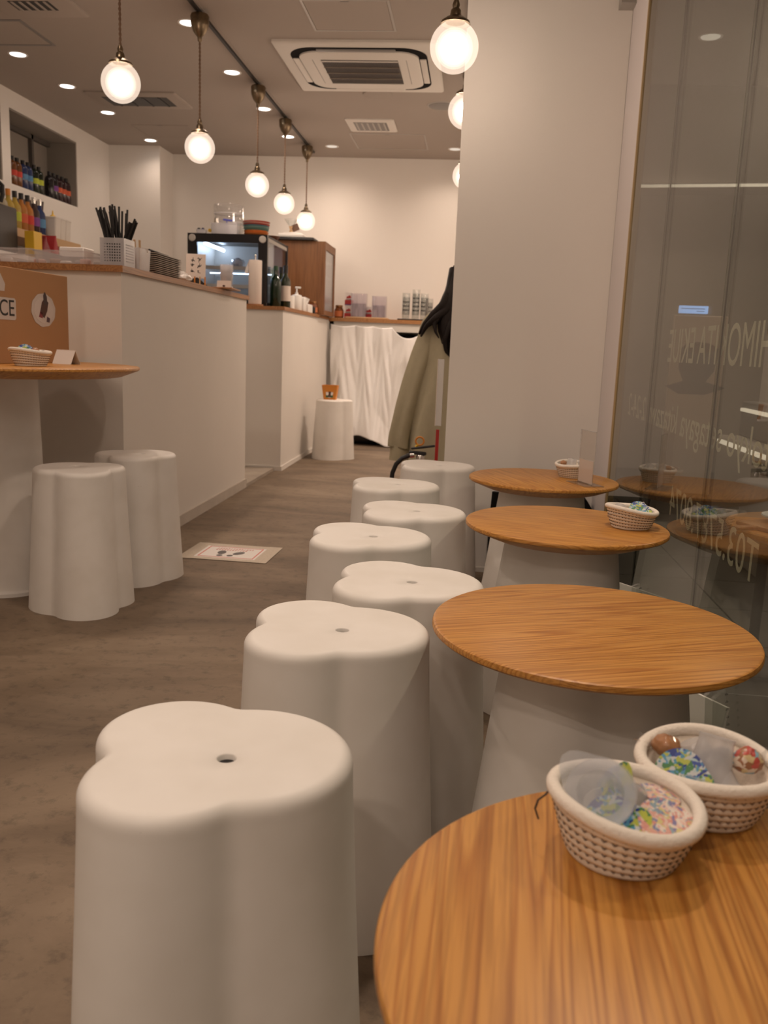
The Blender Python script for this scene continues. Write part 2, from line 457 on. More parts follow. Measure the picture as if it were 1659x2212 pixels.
# ================================================================== STRUCTURE
struct('floor', MB().box(-3.6, XG + .02, -2.2, YB + .2, -.06, 0), 'floor')
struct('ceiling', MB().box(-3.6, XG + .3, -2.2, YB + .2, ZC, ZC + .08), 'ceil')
struct('wall_back', MB().box(-2.75, XG + .3, YB, YB + .12, 0, ZC), 'wall')
struct('wall_front', MB().box(-3.6, XG + .3, -2.2, -2.1, 0, ZC), 'wall')
# projecting block in the rear left corner
struct('wall_corner', MB().box(-3.6, -2.725, 7.53, YB + .12, 0, ZC), 'wall')
# left wall with two recesses
wl = MB()
NB = [(4.75, 5.80), (5.91, 6.915)]
wl.box(XL - .3, XL, -2.2, 7.53, 0, 1.822)
wl.box(XL - .3, XL, -2.2, 7.53, 2.305, ZC)
wl.box(XL - .3, XL, -2.2, 4.75, 1.822, 2.305)
wl.box(XL - .3, XL, 5.80, 5.91, 1.822, 2.305)
wl.box(XL - .3, XL, 6.915, 7.53, 1.822, 2.305)
struct('wall_left', wl, 'wall')
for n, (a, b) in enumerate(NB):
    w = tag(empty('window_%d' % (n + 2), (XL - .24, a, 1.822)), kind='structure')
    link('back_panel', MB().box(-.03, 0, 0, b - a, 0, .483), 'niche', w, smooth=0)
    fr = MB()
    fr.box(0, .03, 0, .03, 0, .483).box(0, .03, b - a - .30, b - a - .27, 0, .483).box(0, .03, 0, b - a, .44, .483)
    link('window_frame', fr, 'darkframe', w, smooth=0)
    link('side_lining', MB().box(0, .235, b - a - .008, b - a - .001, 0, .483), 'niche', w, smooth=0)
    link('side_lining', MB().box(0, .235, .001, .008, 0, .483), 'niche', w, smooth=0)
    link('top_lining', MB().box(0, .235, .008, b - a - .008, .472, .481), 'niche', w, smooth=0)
# the square pillar in front of the glass, and the solid wall behind it
struct('wall_pillar', MB().box(-.092, XG - .002, YP, 3.86, 0, ZC), 'wall')
struct('wall_right', MB().box(XG - .002, XG + .1, 3.5, YB, 0, ZC), 'wall')
struct('baseboard_pillar', MB().box(-.096, XG - .003, YP - .004, YP + .001, 0, .018), 'offwhite')
struct('trim_1', MB().box(XG - .001, XG + .02, 2.972, YP, 0.0, ZC), mat('window_jamb', (0.74, 0.70, 0.70), .7))
struct('trim_2', MB().box(XG - .004, XG + .02, 2.958, 2.972, 0.0, ZC), mat('glazing_bead', (0.46, 0.33, 0.17), .5))

# glass front with cut lettering
win = tag(empty('window_1', (XG, 0, 0)), kind='structure')
JO = [-2.1, -.5, 1.15, 1.786, 2.42, 2.957]
for a, b in zip(JO[:-1], JO[1:]):
    link('pane', MB().box(0, .01, a + .001, b - .001, .012, ZC), 'glass', win, smooth=0)
for a in JO[1:-1]:
    link('joint', MB().box(.0035, .0065, a - .001, a + .001, .012, ZC), 'darkframe', win, smooth=0)
link('sill', MB().box(-.004, .016, -2.1, 2.957, 0, .012), 'steel', win, smooth=0)
link('corner_bracket', MB().prism([(0, 0), (.055, -.05), (.055, .05)], 0, .05, TR(-.05, YP - .02, 2.05) @ RY(pi / 2)), 'midgrey', win, smooth=0)
LET = Matrix(((0, 0, 1, 0), (1, 0, 0, 0), (0, 1, 0, 0), (0, 0, 0, 1)))   # text x -> +Y, y -> +Z, normal -> +X
for body, y0, z0, w_, h_, lb in (('SHIMOKITA EKIUE', 1.451, .8287, .830, .080, 'upper row of pale capital lettering on the glass'),
                                 ('tokyo setagaya kitazawa 2-24-2', 1.451, .6427, 1.32, .0874, 'middle row of pale address lettering on the glass'),
                                 ('T03.5787.8074', 1.451, .4744, .651, .0716, 'lower row of pale telephone lettering on the glass')):
    me = text_mesh(body, w_, h_)
    me.transform(LET)
    t = link('lettering', me, 'lettering', win, (.0105, y0, z0)); t['label'] = lb

# outside the glass: dim passage
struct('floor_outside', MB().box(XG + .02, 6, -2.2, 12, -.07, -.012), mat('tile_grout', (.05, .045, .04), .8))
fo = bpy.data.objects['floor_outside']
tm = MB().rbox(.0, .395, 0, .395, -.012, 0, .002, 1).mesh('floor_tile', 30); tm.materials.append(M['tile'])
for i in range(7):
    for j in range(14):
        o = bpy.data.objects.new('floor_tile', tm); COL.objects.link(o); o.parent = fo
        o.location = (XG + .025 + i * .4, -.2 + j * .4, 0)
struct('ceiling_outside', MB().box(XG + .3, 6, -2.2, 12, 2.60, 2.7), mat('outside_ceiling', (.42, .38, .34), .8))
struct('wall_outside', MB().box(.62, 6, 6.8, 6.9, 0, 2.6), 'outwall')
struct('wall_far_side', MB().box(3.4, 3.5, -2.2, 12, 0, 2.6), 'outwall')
cb = tag(empty('trim_3', (0.9, 6.3, 1.98)), kind='structure')
link('cove_beam', MB().box(0, 2.5, 0, .5, 0, .62, RY(-.03)), 'outwall', cb, smooth=0)
link('cove_light', MB().box(0.02, 2.4, -.012, -.002, -.03, -.012, RY(-.03)), 'strip', cb, smooth=0)
# lights of the passage; the two nearer ones are unseen, added to brighten it
for x, y in ((1.2, 5.4), (1.9, 3.6), (1.9, 1.2)):
    dl = empty('outside_downlight', (x, y, 2.6), 0, ['small round downlight in the passage ceiling beyond the glass', 'added unseen passage downlight near the pillar', 'added unseen passage downlight nearest the camera'][[1.2, 1.9, 1.9].index(x) if y > 5 else (1 if y > 3 else 2)], 'downlight')
    link('bezel', MB().lathe([(.0, -.001), (.055, -.001), (.06, -.006), (.066, -.004), (.066, 0), (0, 0)], 28), 'white', dl)
    link('lens', MB().lathe([(0, -.004), (.052, -.004), (.052, -.0015), (0, -.0015)], 24), 'dimdisc', dl)
    lt = bpy.data.lights.new('passage_lamp', 'SPOT'); lt.energy = 70; lt.color = (1, .80, .62); lt.spot_size = radians(130); lt.spot_blend = .6; lt.shadow_soft_size = .05
    lo = bpy.data.objects.new('passage_lamp', lt); COL.objects.link(lo); lo.parent = dl; lo.location = (0, 0, -.02)
# bench ledge with two lit edges outside
be = empty('passage_bench', (1.12, 2.6, 0), 0, 'low dark bench with lit edges out in the passage', 'bench')
link('bench_body', MB().rbox(.03, .55, 0, 1.6, 0, .50, .006, 1), 'outwall', be)
link('bench_back', MB().rbox(.12, .2, 0, 1.6, .50, .66, .006, 1), 'darkframe', be)
link('light_strip', MB().box(.10, .118, 0, 1.55, .615, .63), 'strip', be, smooth=0)
link('light_strip', MB().box(.012, .028, 0, 1.55, .468, .484), 'strip', be, smooth=0)
# poster stand with a picture of a cup
ps = empty('poster_stand', (1.08, 4.95, 0), 0, 'poster stand with a big dark cup picture seen through the glass', 'poster stand')
link('panel', MB().rbox(-.02, .26, 0, .03, .10, 1.07, .004, 1), mat('poster_tan', (.50, .38, .29), .7), ps)
link('foot', MB().rbox(-.04, .28, -.1, .14, 0, .1, .004, 1), 'darkframe', ps)
cupm = MB().prism([(cos(a) * .085, sin(a) * .03) for a in [2 * pi * k / 24 for k in range(24)]], 0, .002, TR(.125, -.001, .90) @ RX(pi / 2))
link('printed_coffee', cupm, 'brownink', ps)
cup2 = MB().prism([(-.1, .16), (.1, .16), (.09, .04), (.05, -.02), (.16, -.05), (.05, -.09), (-.09, -.09), (-.16, -.05), (-.07, -.02), (-.1, .05)], 0, .0015, TR(.125, -.0005, .74) @ RX(pi / 2))
link('printed_cup', cup2, mat('poster_cup', (.11, .10, .10), .7), ps)
link('screen', MB().rbox(.0, .15, -.004, .02, 1.08, 1.12, .002, 1), 'bluescreen', ps)
link('screen_marks', MB().box(.01, .13, -.0055, -.004, 1.103, 1.106).box(.09, .13, -.0055, -.004, 1.09, 1.093), 'ink', ps, smooth=0)
# table outside with plate and board
ot = empty('passage_table', (.92, 2.30, 0), 0, 'wooden round table standing outside the glass on one thin dark leg', 'table')
link('tabletop', MB().lathe([(0, .395), (.20, .395), (.235, .408), (.24, .42), (.237, .424), (0, .424)], 48), wood('oak_out', OAKL, OAKD, .4, 1, off=(3, 1, 0)), ot)
link('leg', MB().tube([(-.11, .1, 0), (-.11, .1, .395)], .014, 12), 'darkframe', ot)
link('foot', MB().lathe([(0, 0), (.1, 0), (.1, .012), (.02, .02), (0, .02)], 28, (-.11, .1, 0)), 'darkframe', ot)
sb = empty('serving_board', (.80, 2.28, .424), .5, 'wooden serving board on the table outside the glass', 'serving board')
link('board', MB().rbox(-.09, .12, -.06, .06, 0, .012, .005, 2), 'shelfwood', sb)
link('handle', MB().rbox(-.15, -.085, -.012, .012, .001, .011, .004, 2), 'shelfwood', sb)
pl = link('plate', MB().lathe([(0, .0), (.035, .0), (.055, .008), (.07, .014), (.068, .017), (.05, .01), (.03, .004), (0, .004)], 32), 'white', loc=(.83, 2.30, .4365))
tag(pl, 'white plate on the serving board outside the glass', 'plate')

# ================================================================== COUNTERS
# L shaped service counter
c1 = empty('service_counter', (0, 0, 0), 0, 'long pale plastered service counter on the left', 'counter')
c1b = link('counter_body', MB().prism([(-3.165, 3.165), (-1.295, 3.165), (-1.295, 4.95), (-1.80, 4.95), (-1.80, 3.62), (-3.165, 3.62)], .05, 1.068), 'counter', c1, smooth=0)
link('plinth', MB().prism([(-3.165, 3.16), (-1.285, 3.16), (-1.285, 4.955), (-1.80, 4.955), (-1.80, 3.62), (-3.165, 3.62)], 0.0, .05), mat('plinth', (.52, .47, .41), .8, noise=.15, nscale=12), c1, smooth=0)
ct1 = link('counter_top', MB().prism([(-3.165, 3.15), (-1.282, 3.15), (-1.282, 4.965), (-1.82, 4.965), (-1.82, 3.64), (-3.165, 3.64)], 1.068, 1.091), 'topwood', smooth=0)
tag(ct1, 'brown wooden top of the long front service counter', 'countertop')
# second run, beyond the gap
c2 = empty('back_counter', (0, 0, 0), 0, 'lower pale counter beyond the gap, carrying the display case', 'counter')
link('counter_body', MB().box(-2.0, -1.245, 5.68, 7.44, .03, 1.045), 'counter', c2, smooth=0)
link('plinth', MB().box(-2.0, -1.235, 5.67, 7.44, 0, .03), M['counter'], c2, smooth=0)
ct2 = link('counter_top', MB().box(-2.02, -1.232, 5.665, 7.44, 1.045, 1.068), 'topwood', smooth=0)
tag(ct2, 'brown wooden top under the display case and bottles', 'countertop')
th = link('threshold', MB().box(-1.8, -1.285, 4.96, 5.66, 0, .02), mat('worn_step', (.36, .31, .255), .85, noise=.25, nscale=9), smooth=0)
tag(th, 'low worn step in the gap between the two counters', 'step')
# back shelf with cloth
sh = empty('back_shelf', (0, 0, 0), 0, 'long wooden shelf along the back wall', 'shelf')
link('board', MB().box(-1.24, XG - .004, 7.45, YB - .001, 1.035, 1.066), 'shelfwood', sh, smooth=0)
link('rail', MB().box(-1.24, XG - .004, 7.47, 7.50, .965, 1.035), 'offwhite', sh, smooth=0)
link('bracket', MB().box(-1.235, -1.20, 7.47, YB - .002, 0, 1.035), 'offwhite', sh, smooth=0)

def curtain():
    nx, nz = 130, 90
    x0, x1 = -1.215, .10
    pins = [-1.215, -1.00, -.86, -.70, -.42, -.24, -.05, .10]
    rnd = random.Random(3)
    folds = [(rnd.uniform(6, 34), rnd.uniform(0, 6.28), rnd.uniform(.2, 1)) for _ in range(9)]
    vs, fs = [], []
    for j in range(nz + 1):
        v = j / nz
        for i in range(nx + 1):
            x = x0 + (x1 - x0) * i / nx
            a, b = [(p, q) for p, q in zip(pins[:-1], pins[1:]) if p <= x + 1e-9][-1]
            t = min(1, (x - a) / (b - a))
            sag = .16 * (b - a) * 4 * t * (1 - t) * (1.9 if (b - a) > .25 else .45)
            ztop = 1.012 - .02 * (x - x0) - sag
            zbot = .035 + .05 * math.exp(-((x + .98) / .12) ** 2) - .03 * math.exp(-((x + .72) / .07) ** 2)
            z = ztop + (zbot - ztop) * v
            y = 0
            for f, ph, am in folds:
                y += am * sin(f * (x + .12 * v * sin(3 * x + ph)) + ph + 2.2 * v) * .012
            # pulled V shaped drapes between the pins
            d = abs(2 * t - 1)
            y += -.045 * (1 - v) ** 1.5 * (1 - d)
            tri = lambda q: abs((q / pi) % 2 - 1)
            y += .058 * tri(11 * x + 5 * z * (1 if int(x * 7) % 2 else -.6) + 1.5 * sin(4 * z)) * (.4 + .6 * v)
            y += .034 * tri(23 * x - 4 * z + 2 * sin(6 * z + 3 * x)) * sin(pi * min(1, v + .15))
            y += .024 * tri(15 * z + 10 * d + 3 * sin(5 * x)) * sin(pi * v)
            y -= .07 * v * v * (0.4 + .6 * sin(4 * x + 1) ** 2)
            vs.append((x - .03 * v * sin(2.4 * x), 7.40 + y, z))
    for j in range(nz):
        for i in range(nx):
            k = j * (nx + 1) + i
            fs.append((k, k + 1, k + nx + 2, k + nx + 1))
    m = MB().add(vs, fs)
    o = link('cloth_curtain', m, 'satin', smooth=180)
    so = o.modifiers.new('thickness', 'SOLIDIFY'); so.thickness = .0015
    tag(o, 'creased white satin cloth pinned along the back shelf', 'curtain')
curtain()
bx = link('storage_crate', MB().rbox(-.78, -.44, 7.56, 7.80, 0, .95, .01, 2), 'blackcloth'); tag(bx, 'tall black box showing over the dip of the white cloth', 'box')
bx = link('storage_tray', MB().rbox(-1.1, -.80, 7.53, 7.82, 0, .11, .02, 2), 'blackgloss'); tag(bx, 'low black box under the raised hem of the white cloth', 'box')

# back bar along the left wall
bb = empty('back_bar', (0, 0, 0), 0, 'white ledge unit along the left wall behind the counter', 'cabinet')
link('cabinet_body', MB().box(XL + .003, -2.62, 4.3, 7.2, 0, 1.25), 'offwhite', bb, smooth=0)
link('ledge', MB().box(XL + .003, -2.60, 4.3, 7.2, 1.25, 1.275), 'white', bb, smooth=0)
ws = empty('wall_shelf', (0, 0, 0), 0, 'small wooden wall shelf carrying the lower bottles', 'shelf')
link('board', MB().box(XL + .003, -2.84, 5.15, 6.22, 1.425, 1.455), 'shelfwood', ws, smooth=0)
link('lip', MB().box(-2.855, -2.838, 5.15, 6.22, 1.42, 1.47), 'stick', ws, smooth=0)
link('bracket', MB().box(XL + .003, -2.9, 5.2, 5.22, 1.30, 1.425), 'darkframe', ws, smooth=0)
link('bracket', MB().box(XL + .003, -2.9, 6.15, 6.17, 1.30, 1.425), 'darkframe', ws, smooth=0)

# ================================================================== CEILING
K = 1.0135
XT = -1.432                         # pendant track over the counter
tr = empty('lamp_track', (XT, 0, ZC), 0, 'long thin black lamp track across the ceiling above the counter', 'track')
link('rail', MB().box(-.008, .008, -1.2, 7.62, -.018, 0), 'black', tr, smooth=0)
link('slot', MB().box(.008, .022, -1.2, 7.62, -.004, -.0005), M['ceil'], tr, smooth=0)
tr2 = empty('lamp_track', (-.112, 0, ZC), 0, 'black lamp track above the row of round tables, behind the pillar edge', 'track')
link('rail', MB().box(-.012, .012, -1.2, 6.9, -.022, 0), 'black', tr2, smooth=0)

def make_pendant(drop, gr=.075):
    """drop: from ceiling to globe centre; returns parts as meshes"""
    parts = []
    canopy = MB().lathe([(0, -.022), (.043, -.022), (.047, -.032), (.044, -.05), (.046, -.054), (.042, -.075), (.032, -.10), (.017, -.118), (.011, -.124), (.010, -.140), (.006, -.146), (0, -.146)], 28)
    parts.append(('canopy', canopy.mesh('canopy'), 'brass'))
    zt = -.14; zb = -(drop - gr - .055)
    cord = MB()
    for ph in (0, pi):
        n = 120; pts = []
        for i in range(n + 1):
            t = i / n; a = ph + t * (zt - zb) / .018 * 2 * pi * .5
            pts.append((.0028 * cos(a), .0028 * sin(a), zt + (zb - zt) * t))
        cord.tube(pts, .0029, 5)
    parts.append(('cord', cord.mesh('cord'), 'cord'))
    g = -drop
    cap = MB().lathe([(0, g + gr + .058), (.008, g + gr + .058), (.012, g + gr + .045), (.010, g + gr + .036), (.016, g + gr + .030), (.018, g + gr + .014), (.030, g + gr + .008), (.044, g + gr - .002), (.046, g + gr - .010), (.040, g + gr - .010), (.03, g + gr - .004), (0, g + gr - .002)], 28)
    parts.append(('fitter', cap.mesh('fitter'), 'brass'))
    gl = MB()
    prof = [(.030, gr - .0045)]
    for i in range(3, 25):
        t = pi * i / 24; r = gr * sin(t); z = gr * cos(t)
        if t < .42: continue
        prof.append((max(r, 0), z))
    gl.shell(prof, 36, (0, 0, g))
    parts.append(('globe', gl.mesh('globe', 180), 'globe'))
    parts.append(('bulb', MB().sphere((0, 0, g - .004), .040, 16, 10).mesh('bulb', 180), 'bulb'))
    for rr in (.0455, .0515, .058):  # emitting shells that stand in for the soft glow inside the frosted glass
        parts.append(('glow_shell', MB().sphere((0, 0, g - .003), rr, 24, 14).mesh('glow_shell', 180), 'halo'))
    return parts
def pendant(x, y, zg, label):
    p = empty('globe_pendant', (x, y, ZC), random.uniform(0, 6), label, 'pendant lamp', 'frosted globe pendant lamps')
    for n, me, m in PEND[round(ZC - zg, 3)]:
        me.materials.clear(); me.materials.append(M[m])
        o = bpy.data.objects.new(n, me); COL.objects.link(o); o.parent = p
PEND = {}
for x, y, z, lb in ((XT, 3.53, 1.81, 'globe pendant nearest the counter corner, large at the upper left'),
                    (XT, 4.53, 1.785, 'second globe pendant from the left along the black track'),
                    (XT, 5.71, 1.815, 'middle globe pendant on the black track, third from the left'),
                    (XT, 6.51, 1.828, 'globe pendant fourth from the left, above the colourful plates'),
                    (XT, 7.34, 1.822, 'smallest farthest globe pendant, above the wooden cabinet'),
                    (-.117, 2.92, 1.755, 'large globe pendant overlapping the edge of the white pillar'),
                    (-.100, 4.05, 1.855, 'globe pendant half hidden behind the white pillar'),
                    (-.085, 6.75, 1.70, 'added globe pendant, unseen behind the pillar near the back shelf'),  # added out of sight to brighten the satin cloth
                    (.16, 6.5, 1.50, 'added low globe pendant, unseen behind the pillar'),  # also an added unseen lamp for the cloth
                    (-.112, 5.35, 1.83, 'farthest globe pendant, barely showing past the white pillar'),
                    (-.112, 1.75, 1.78, 'added unseen globe pendant over the front tables'),  # from here on: out-of-view pendants added as fill light
                    (-.112, .45, 1.78, 'added unseen globe pendant above the camera'),
                    (-.112, -.9, 1.78, 'added unseen globe pendant behind the camera over the table row'),
                    (XT, 1.2, 1.80, 'added unseen globe pendant over the aisle, left of the camera'),
                    (XT, -.3, 1.80, 'added unseen globe pendant behind the camera over the aisle'),
                    (XT, 2.5, 1.80, 'added unseen globe pendant over the tall left table')):
    k = round(ZC - z, 3)
    if k not in PEND: PEND[k] = make_pendant(k)
    pendant(x, y, z, lb)

def downlight(x, y, label, lens='lampdisc', watts=None, r=.043, cone=150):
    d = empty('downlight', (x, y, ZC), 0, label, 'downlight', 'recessed ceiling downlights')
    if 'b' not in DL:
        DL['b'] = MB().lathe([(r, -.0012), (r + .004, -.004), (r + .012, -.003), (r + .013, 0), (r, 0), (r, -.0012)], 32).mesh('bezel'); DL['b'].materials.append(M['white'])
        DL['l'] = MB().lathe([(0, -.0015), (r, -.0015), (r, -.0002), (0, -.0002)], 28).mesh('lens')
        DL['l2'] = DL['l'].copy()
        DL['l'].materials.append(M['lampdisc']); DL['l2'].materials.append(M['dimdisc'])
    for n, me in (('bezel', DL['b']), ('lens', DL['l'] if lens == 'lampdisc' else DL['l2'])):
        o = bpy.data.objects.new(n, me); COL.objects.link(o); o.parent = d
    w = SPOT_W if watts is None else watts
    if w:
        lt = bpy.data.lights.new('downlight_lamp', 'SPOT'); lt.energy = w; lt.color = SPOTC
        lt.spot_size = radians(cone); lt.spot_blend = 1.0; lt.shadow_soft_size = .04
        lo = bpy.data.objects.new('downlight_lamp', lt); COL.objects.link(lo); lo.parent = d; lo.location = (0, 0, -.012)
DL = {}
NTH = ['first', 'second', 'third', 'fourth']
for k, y in enumerate((5.147, 5.763, 6.397, 7.236)):
    downlight(-2.695 * K, y * K, NTH[k] + ' ceiling downlight from the left in the row near the left wall', watts=SPOT_W * .24)
for k, y in enumerate((4.639, 5.438, 6.238, 7.027)):
    downlight(-1.524 * K, y * K, NTH[k] + ' ceiling downlight from the front beside the black lamp track', watts=SPOT_W * .5)
downlight(-1.232 * K, 7.332 * K, 'small dim downlight near the back wall, left of the access panel', 'dim', SPOT_W * .75)
downlight(-.247 * K, 7.349 * K, 'small dim downlight near the back wall, at the pillar edge', 'dim', SPOT_W * .75)
for k, (x, y) in enumerate(((-1.545, 3.85), (-1.545, 2.9), (-1.545, 1.6), (-.55, 1.3), (-.55, .2), (-2.73, 3.4), (-1.3, -1.0), (-.25, -1.2), (.16, 5.0), (-.05, 6.35), (.12, 1.75), (-.62, -.9))):  # unseen downlights added to raise the light level
    downlight(x, y, 'added unseen ceiling downlight, ' + ['over the counter corner', 'over the left aisle', 'over the near aisle', 'over the nearest stools', 'above the camera', 'over the left end of the counter', 'behind the camera to the left', 'behind the camera over the tables', 'behind the pillar over the seated person', 'behind the pillar near the back shelf', 'over the second wooden table', 'behind the camera over the aisle'][k], watts=SPOT_W * (1.1, .8, 1.0, .7, .65, .3, 3.1, .6, 1.2, 4.2, 1.8, 1.4)[k])

# cassette air conditioner
ac = empty('air_conditioner', (-.7185 * K, 5.305 * K, ZC), 0, 'square ceiling cassette air conditioner with a dark centre grille', 'air conditioner')
def rsq(h, r, z, n=8, hy=None):
    hy = h if hy is None else hy
    out = []
    for cx, cy, a0 in ((h - r, hy - r, 0), (-h + r, hy - r, pi / 2), (-h + r, -hy + r, pi), (h - r, -hy + r, 3 * pi / 2)):
        for k in range(n + 1):
            a = a0 + pi / 2 * k / n; out.append((cx + r * cos(a), cy + r * sin(a), z))
    return out
link('panel', MB().loft([rsq(.445, .012, 0), rsq(.445, .012, -.012), rsq(.438, .012, -.018)]), 'offwhite', ac)
link('air_slot', MB().loft([rsq(.378, .14, -.019), rsq(.378, .14, -.021)]), 'blackcloth', ac)
link('inner_panel', MB().loft([rsq(.332, .11, -.0205), rsq(.332, .11, -.028), rsq(.322, .10, -.032)]), 'offwhite', ac)
for a in range(4):
    link('flap', MB().rbox(-.215, .215, .336, .372, -.030, -.022, .004, 2), ('offwhite' if a != 2 else 'grey'), ac, rot=(0, 0, a * pi / 2))
link('grille_recess', MB().box(-.215, .215, -.215, .215, -.0335, -.032), 'black', ac, smooth=0)
for k in range(5):
    y = -.205 + k * .1025
    link('grille_bar', MB().box(-.215, .215, y - .004, y + .004, -.039, -.033), M['offwhite'] if k in (0, 4) else mat('grille_bar_tan', (.20, .16, .12), .6), ac, smooth=0)
sl = MB()
for k in range(44):
    x = -.21 + k * .42 / 43
    sl.box(x - .0022, x + .0022, -.205, .205, -.0375, -.0335)
tag(link('grille_slats', sl, mat('grille_slat', (.07, .055, .045), .6), ac, smooth=0), kind='stuff')
for s_ in (-1, 1):
    link('hinge_line', MB().box(s_ * .262 - .0015, s_ * .262 + .0015, -.22, .22, -.0328, -.0318), 'grey', ac, smooth=0)

def hatch(x0, x1, y0, y1, label, w=.012, m='midgrey'):
    h = empty('access_panel', ((x0 + x1) / 2, (y0 + y1) / 2, ZC), 0, label, 'access panel', 'ceiling access panels')
    a, b = (x1 - x0) / 2, (y1 - y0) / 2
    link('frame', MB().box(-a, a, -b, -b + w, -.003, 0).box(-a, a, b - w, b, -.003, 0).box(-a, -a + w, -b + w, b - w, -.003, 0).box(a - w, a, -b + w, b - w, -.003, 0), m, h, smooth=0)
    link('door', MB().box(-a + w + .004, a - w - .004, -b + w + .004, b - w - .004, -.0022, 0), 'ceil', h, smooth=0)
    link('latch', MB().box(-.02, .02, -b + w + .006, -b + w + .012, -.0035, -.002), 'grey', h, smooth=0)
hatch(-.90 * K, -.482 * K, 4.335 * K, 4.74 * K, 'white access panel in the ceiling in front of the air conditioner')
hatch(-1.03 * K, -.46 * K, 6.886 * K, 7.39 * K, 'access panel in the ceiling beyond the small square vent')
hatch(-2.86 * K, -2.392 * K, 4.607 * K, 4.996 * K, 'grey framed access panel at the upper left of the ceiling', .018, 'grey')
hatch(-2.66 * K, -2.22 * K, 6.73 * K, 7.12 * K, 'faint access panel in the ceiling above the corner block', .006, 'ceil')
def vent(x0, x1, y0, y1, label, nsl=6, frame=.05, slat='midgrey', m2='grey', fm_='ceil'):
    v = empty('ceiling_vent', ((x0 + x1) / 2, (y0 + y1) / 2, ZC), 0, label, 'vent')
    a, b = (x1 - x0) / 2, (y1 - y0) / 2
    link('frame', MB().loft([rsq(a, .01, 0, 3, b), rsq(a, .01, -.008, 3, b), rsq(a - .012, .01, -.014, 3, b - .012)]), fm_, v)
    link('opening', MB().box(-a + frame, a - frame, -b + frame, b - frame, -.0155, -.013), m2, v, smooth=0)
    for k in range(nsl):
        y = -a + frame + (k + .5) * (2 * a - 2 * frame) / nsl
        link('slat', MB().box(y - .006, y + .006, -b + frame, b - frame, -.019, -.0145), slat, v, smooth=0)
vent(-1.0 * K, -.655 * K, 6.45 * K, 6.79 * K, 'small square ceiling vent between air conditioner and back wall', 6, .055, 'midgrey', 'grey', 'offwhite')
vent(-2.42 * K, -2.0 * K, 4.22 * K, 4.55 * K, 'slatted white vent at the top left edge of the ceiling', 5, .11, 'ceil', 'black')
vent(-2.63 * K, -2.02 * K, 5.86 * K, 6.24 * K, 'dark square ceiling vent behind the left globe pendant', 4, .085, 'black', 'black')
sp = empty('ceiling_speaker', (-.30 * K, 6.10 * K, ZC), 0, 'round dark ceiling speaker beside the white pillar', 'speaker')
link('grille', MB().lathe([(0, -.006), (.085, -.006), (.092, -.003), (.095, 0), (0, 0)], 32), 'grey', sp)
link('ring', MB().lathe([(.095, 0), (.095, -.004), (.102, -.003), (.103, 0), (.095, 0)], 32), 'midgrey', sp)
dt = link('smoke_detector', MB().lathe([(0, -.02), (.06, -.02), (.09, -.012), (.095, 0), (0, 0)], 28), 'ceil', loc=(-.70 * K, 5.83 * K, ZC)); tag(dt, 'flat ceiling detector just beyond the air conditioner', 'detector')

# ================================================================== STOOLS
LOBES = [(.016, .0207, .1069), (-.0627, .062, .0814), (-.0471, -.0349, .0828)]
def smin(a, b, k):
    h = max(k - abs(a - b), 0) / k
    return min(a, b) - h * h * k * .25
def lobe_r(th, lobes=LOBES, k=.009):
    def sdf(r):
        x, y = r * cos(th), r * sin(th)
        d = None
        for cx, cy, rr in lobes:
            e = hypot(x - cx, y - cy) - rr
            d = e if d is None else smin(d, e, k)
        return d
    lo, hi = .0, .4
    for _ in range(40):
        m_ = (lo + hi) / 2
        if sdf(m_) < 0: lo = m_
        else: hi = m_
    return lo
NS = 120
RAD = [lobe_r(2 * pi * k / NS) for k in range(NS)]
CX0, CY0 = -.025, .016
def ring(scale, inset, z, rad=RAD):
    out = []
    n = len(rad)
    for k in range(n):
        a = 2 * pi * k / n
        r = max(rad[k] - inset, .01)
        x, y = r * cos(a), r * sin(a)
        out.append((CX0 + (x - CX0) * scale, CY0 + (y - CY0) * scale, z))
    return out
HS = .44
SBASE = 1.17
def sc_at(z): return 1 + (SBASE - 1) * max(0, 1 - z / .417) ** 1.12
def stool_meshes():
    body = MB()
    rings = [ring(sc_at(z), 0, z) for z in (0.0, .06, .14, .22, .30, .36, .40, .417)]
    body.loft(rings, caps=False)
    # underside lip so that the shell has thickness
    body.loft([ring(SBASE, .003, 0), ring(SBASE, .011, 0), ring(SBASE * .98, .011, .03)], caps=False)
    seat = MB()
    rf = .0145
    rs = [ring(1, .0, .417), ring(1, .0, HS - rf - .001)]
    for k in range(1, 8):
        t = pi / 2 * k / 7
        rs.append(ring(1, rf * (1 - cos(t)), HS - rf + rf * sin(t)))
    for d, z in ((.028, HS - .0004), (.045, HS - .0012)):
        rs.append(ring(1, d, HS))
    hole = .0092
    flat = []
    for f in (.66, .33):
        r_ = []
        for k, (x, y, z) in enumerate(ring(1, .045, 0)):
            a = 2 * pi * k / NS
            hx, hy = hole * cos(a), hole * sin(a)
            r_.append((hx + (x - hx) * f, hy + (y - hy) * f, HS))
        rs.append(r_)
    for rr, z in ((hole + .0012, HS), (hole, HS - .0012), (hole * .97, HS - .012)):
        rs.append([(rr * cos(2 * pi * k / NS), rr * sin(2 * pi * k / NS), z) for k in range(NS)])
    seat.loft(rs, caps=False)
    hb = MB().lathe([(0, HS - .0075), (.0089, HS - .0075), (.0089, HS - .0060), (0, HS - .0060)], 16)  # near-black disc stands in for the shade inside the hole
    ms = []
    for n, b, m in (('body', body, 'stool'), ('seat', seat, 'stool'), ('hole_shade_disc', hb, 'hole')):
        me = b.mesh(n, 60); me.materials.append(M[m]); ms.append((n, me))
    return ms
STM = stool_meshes()
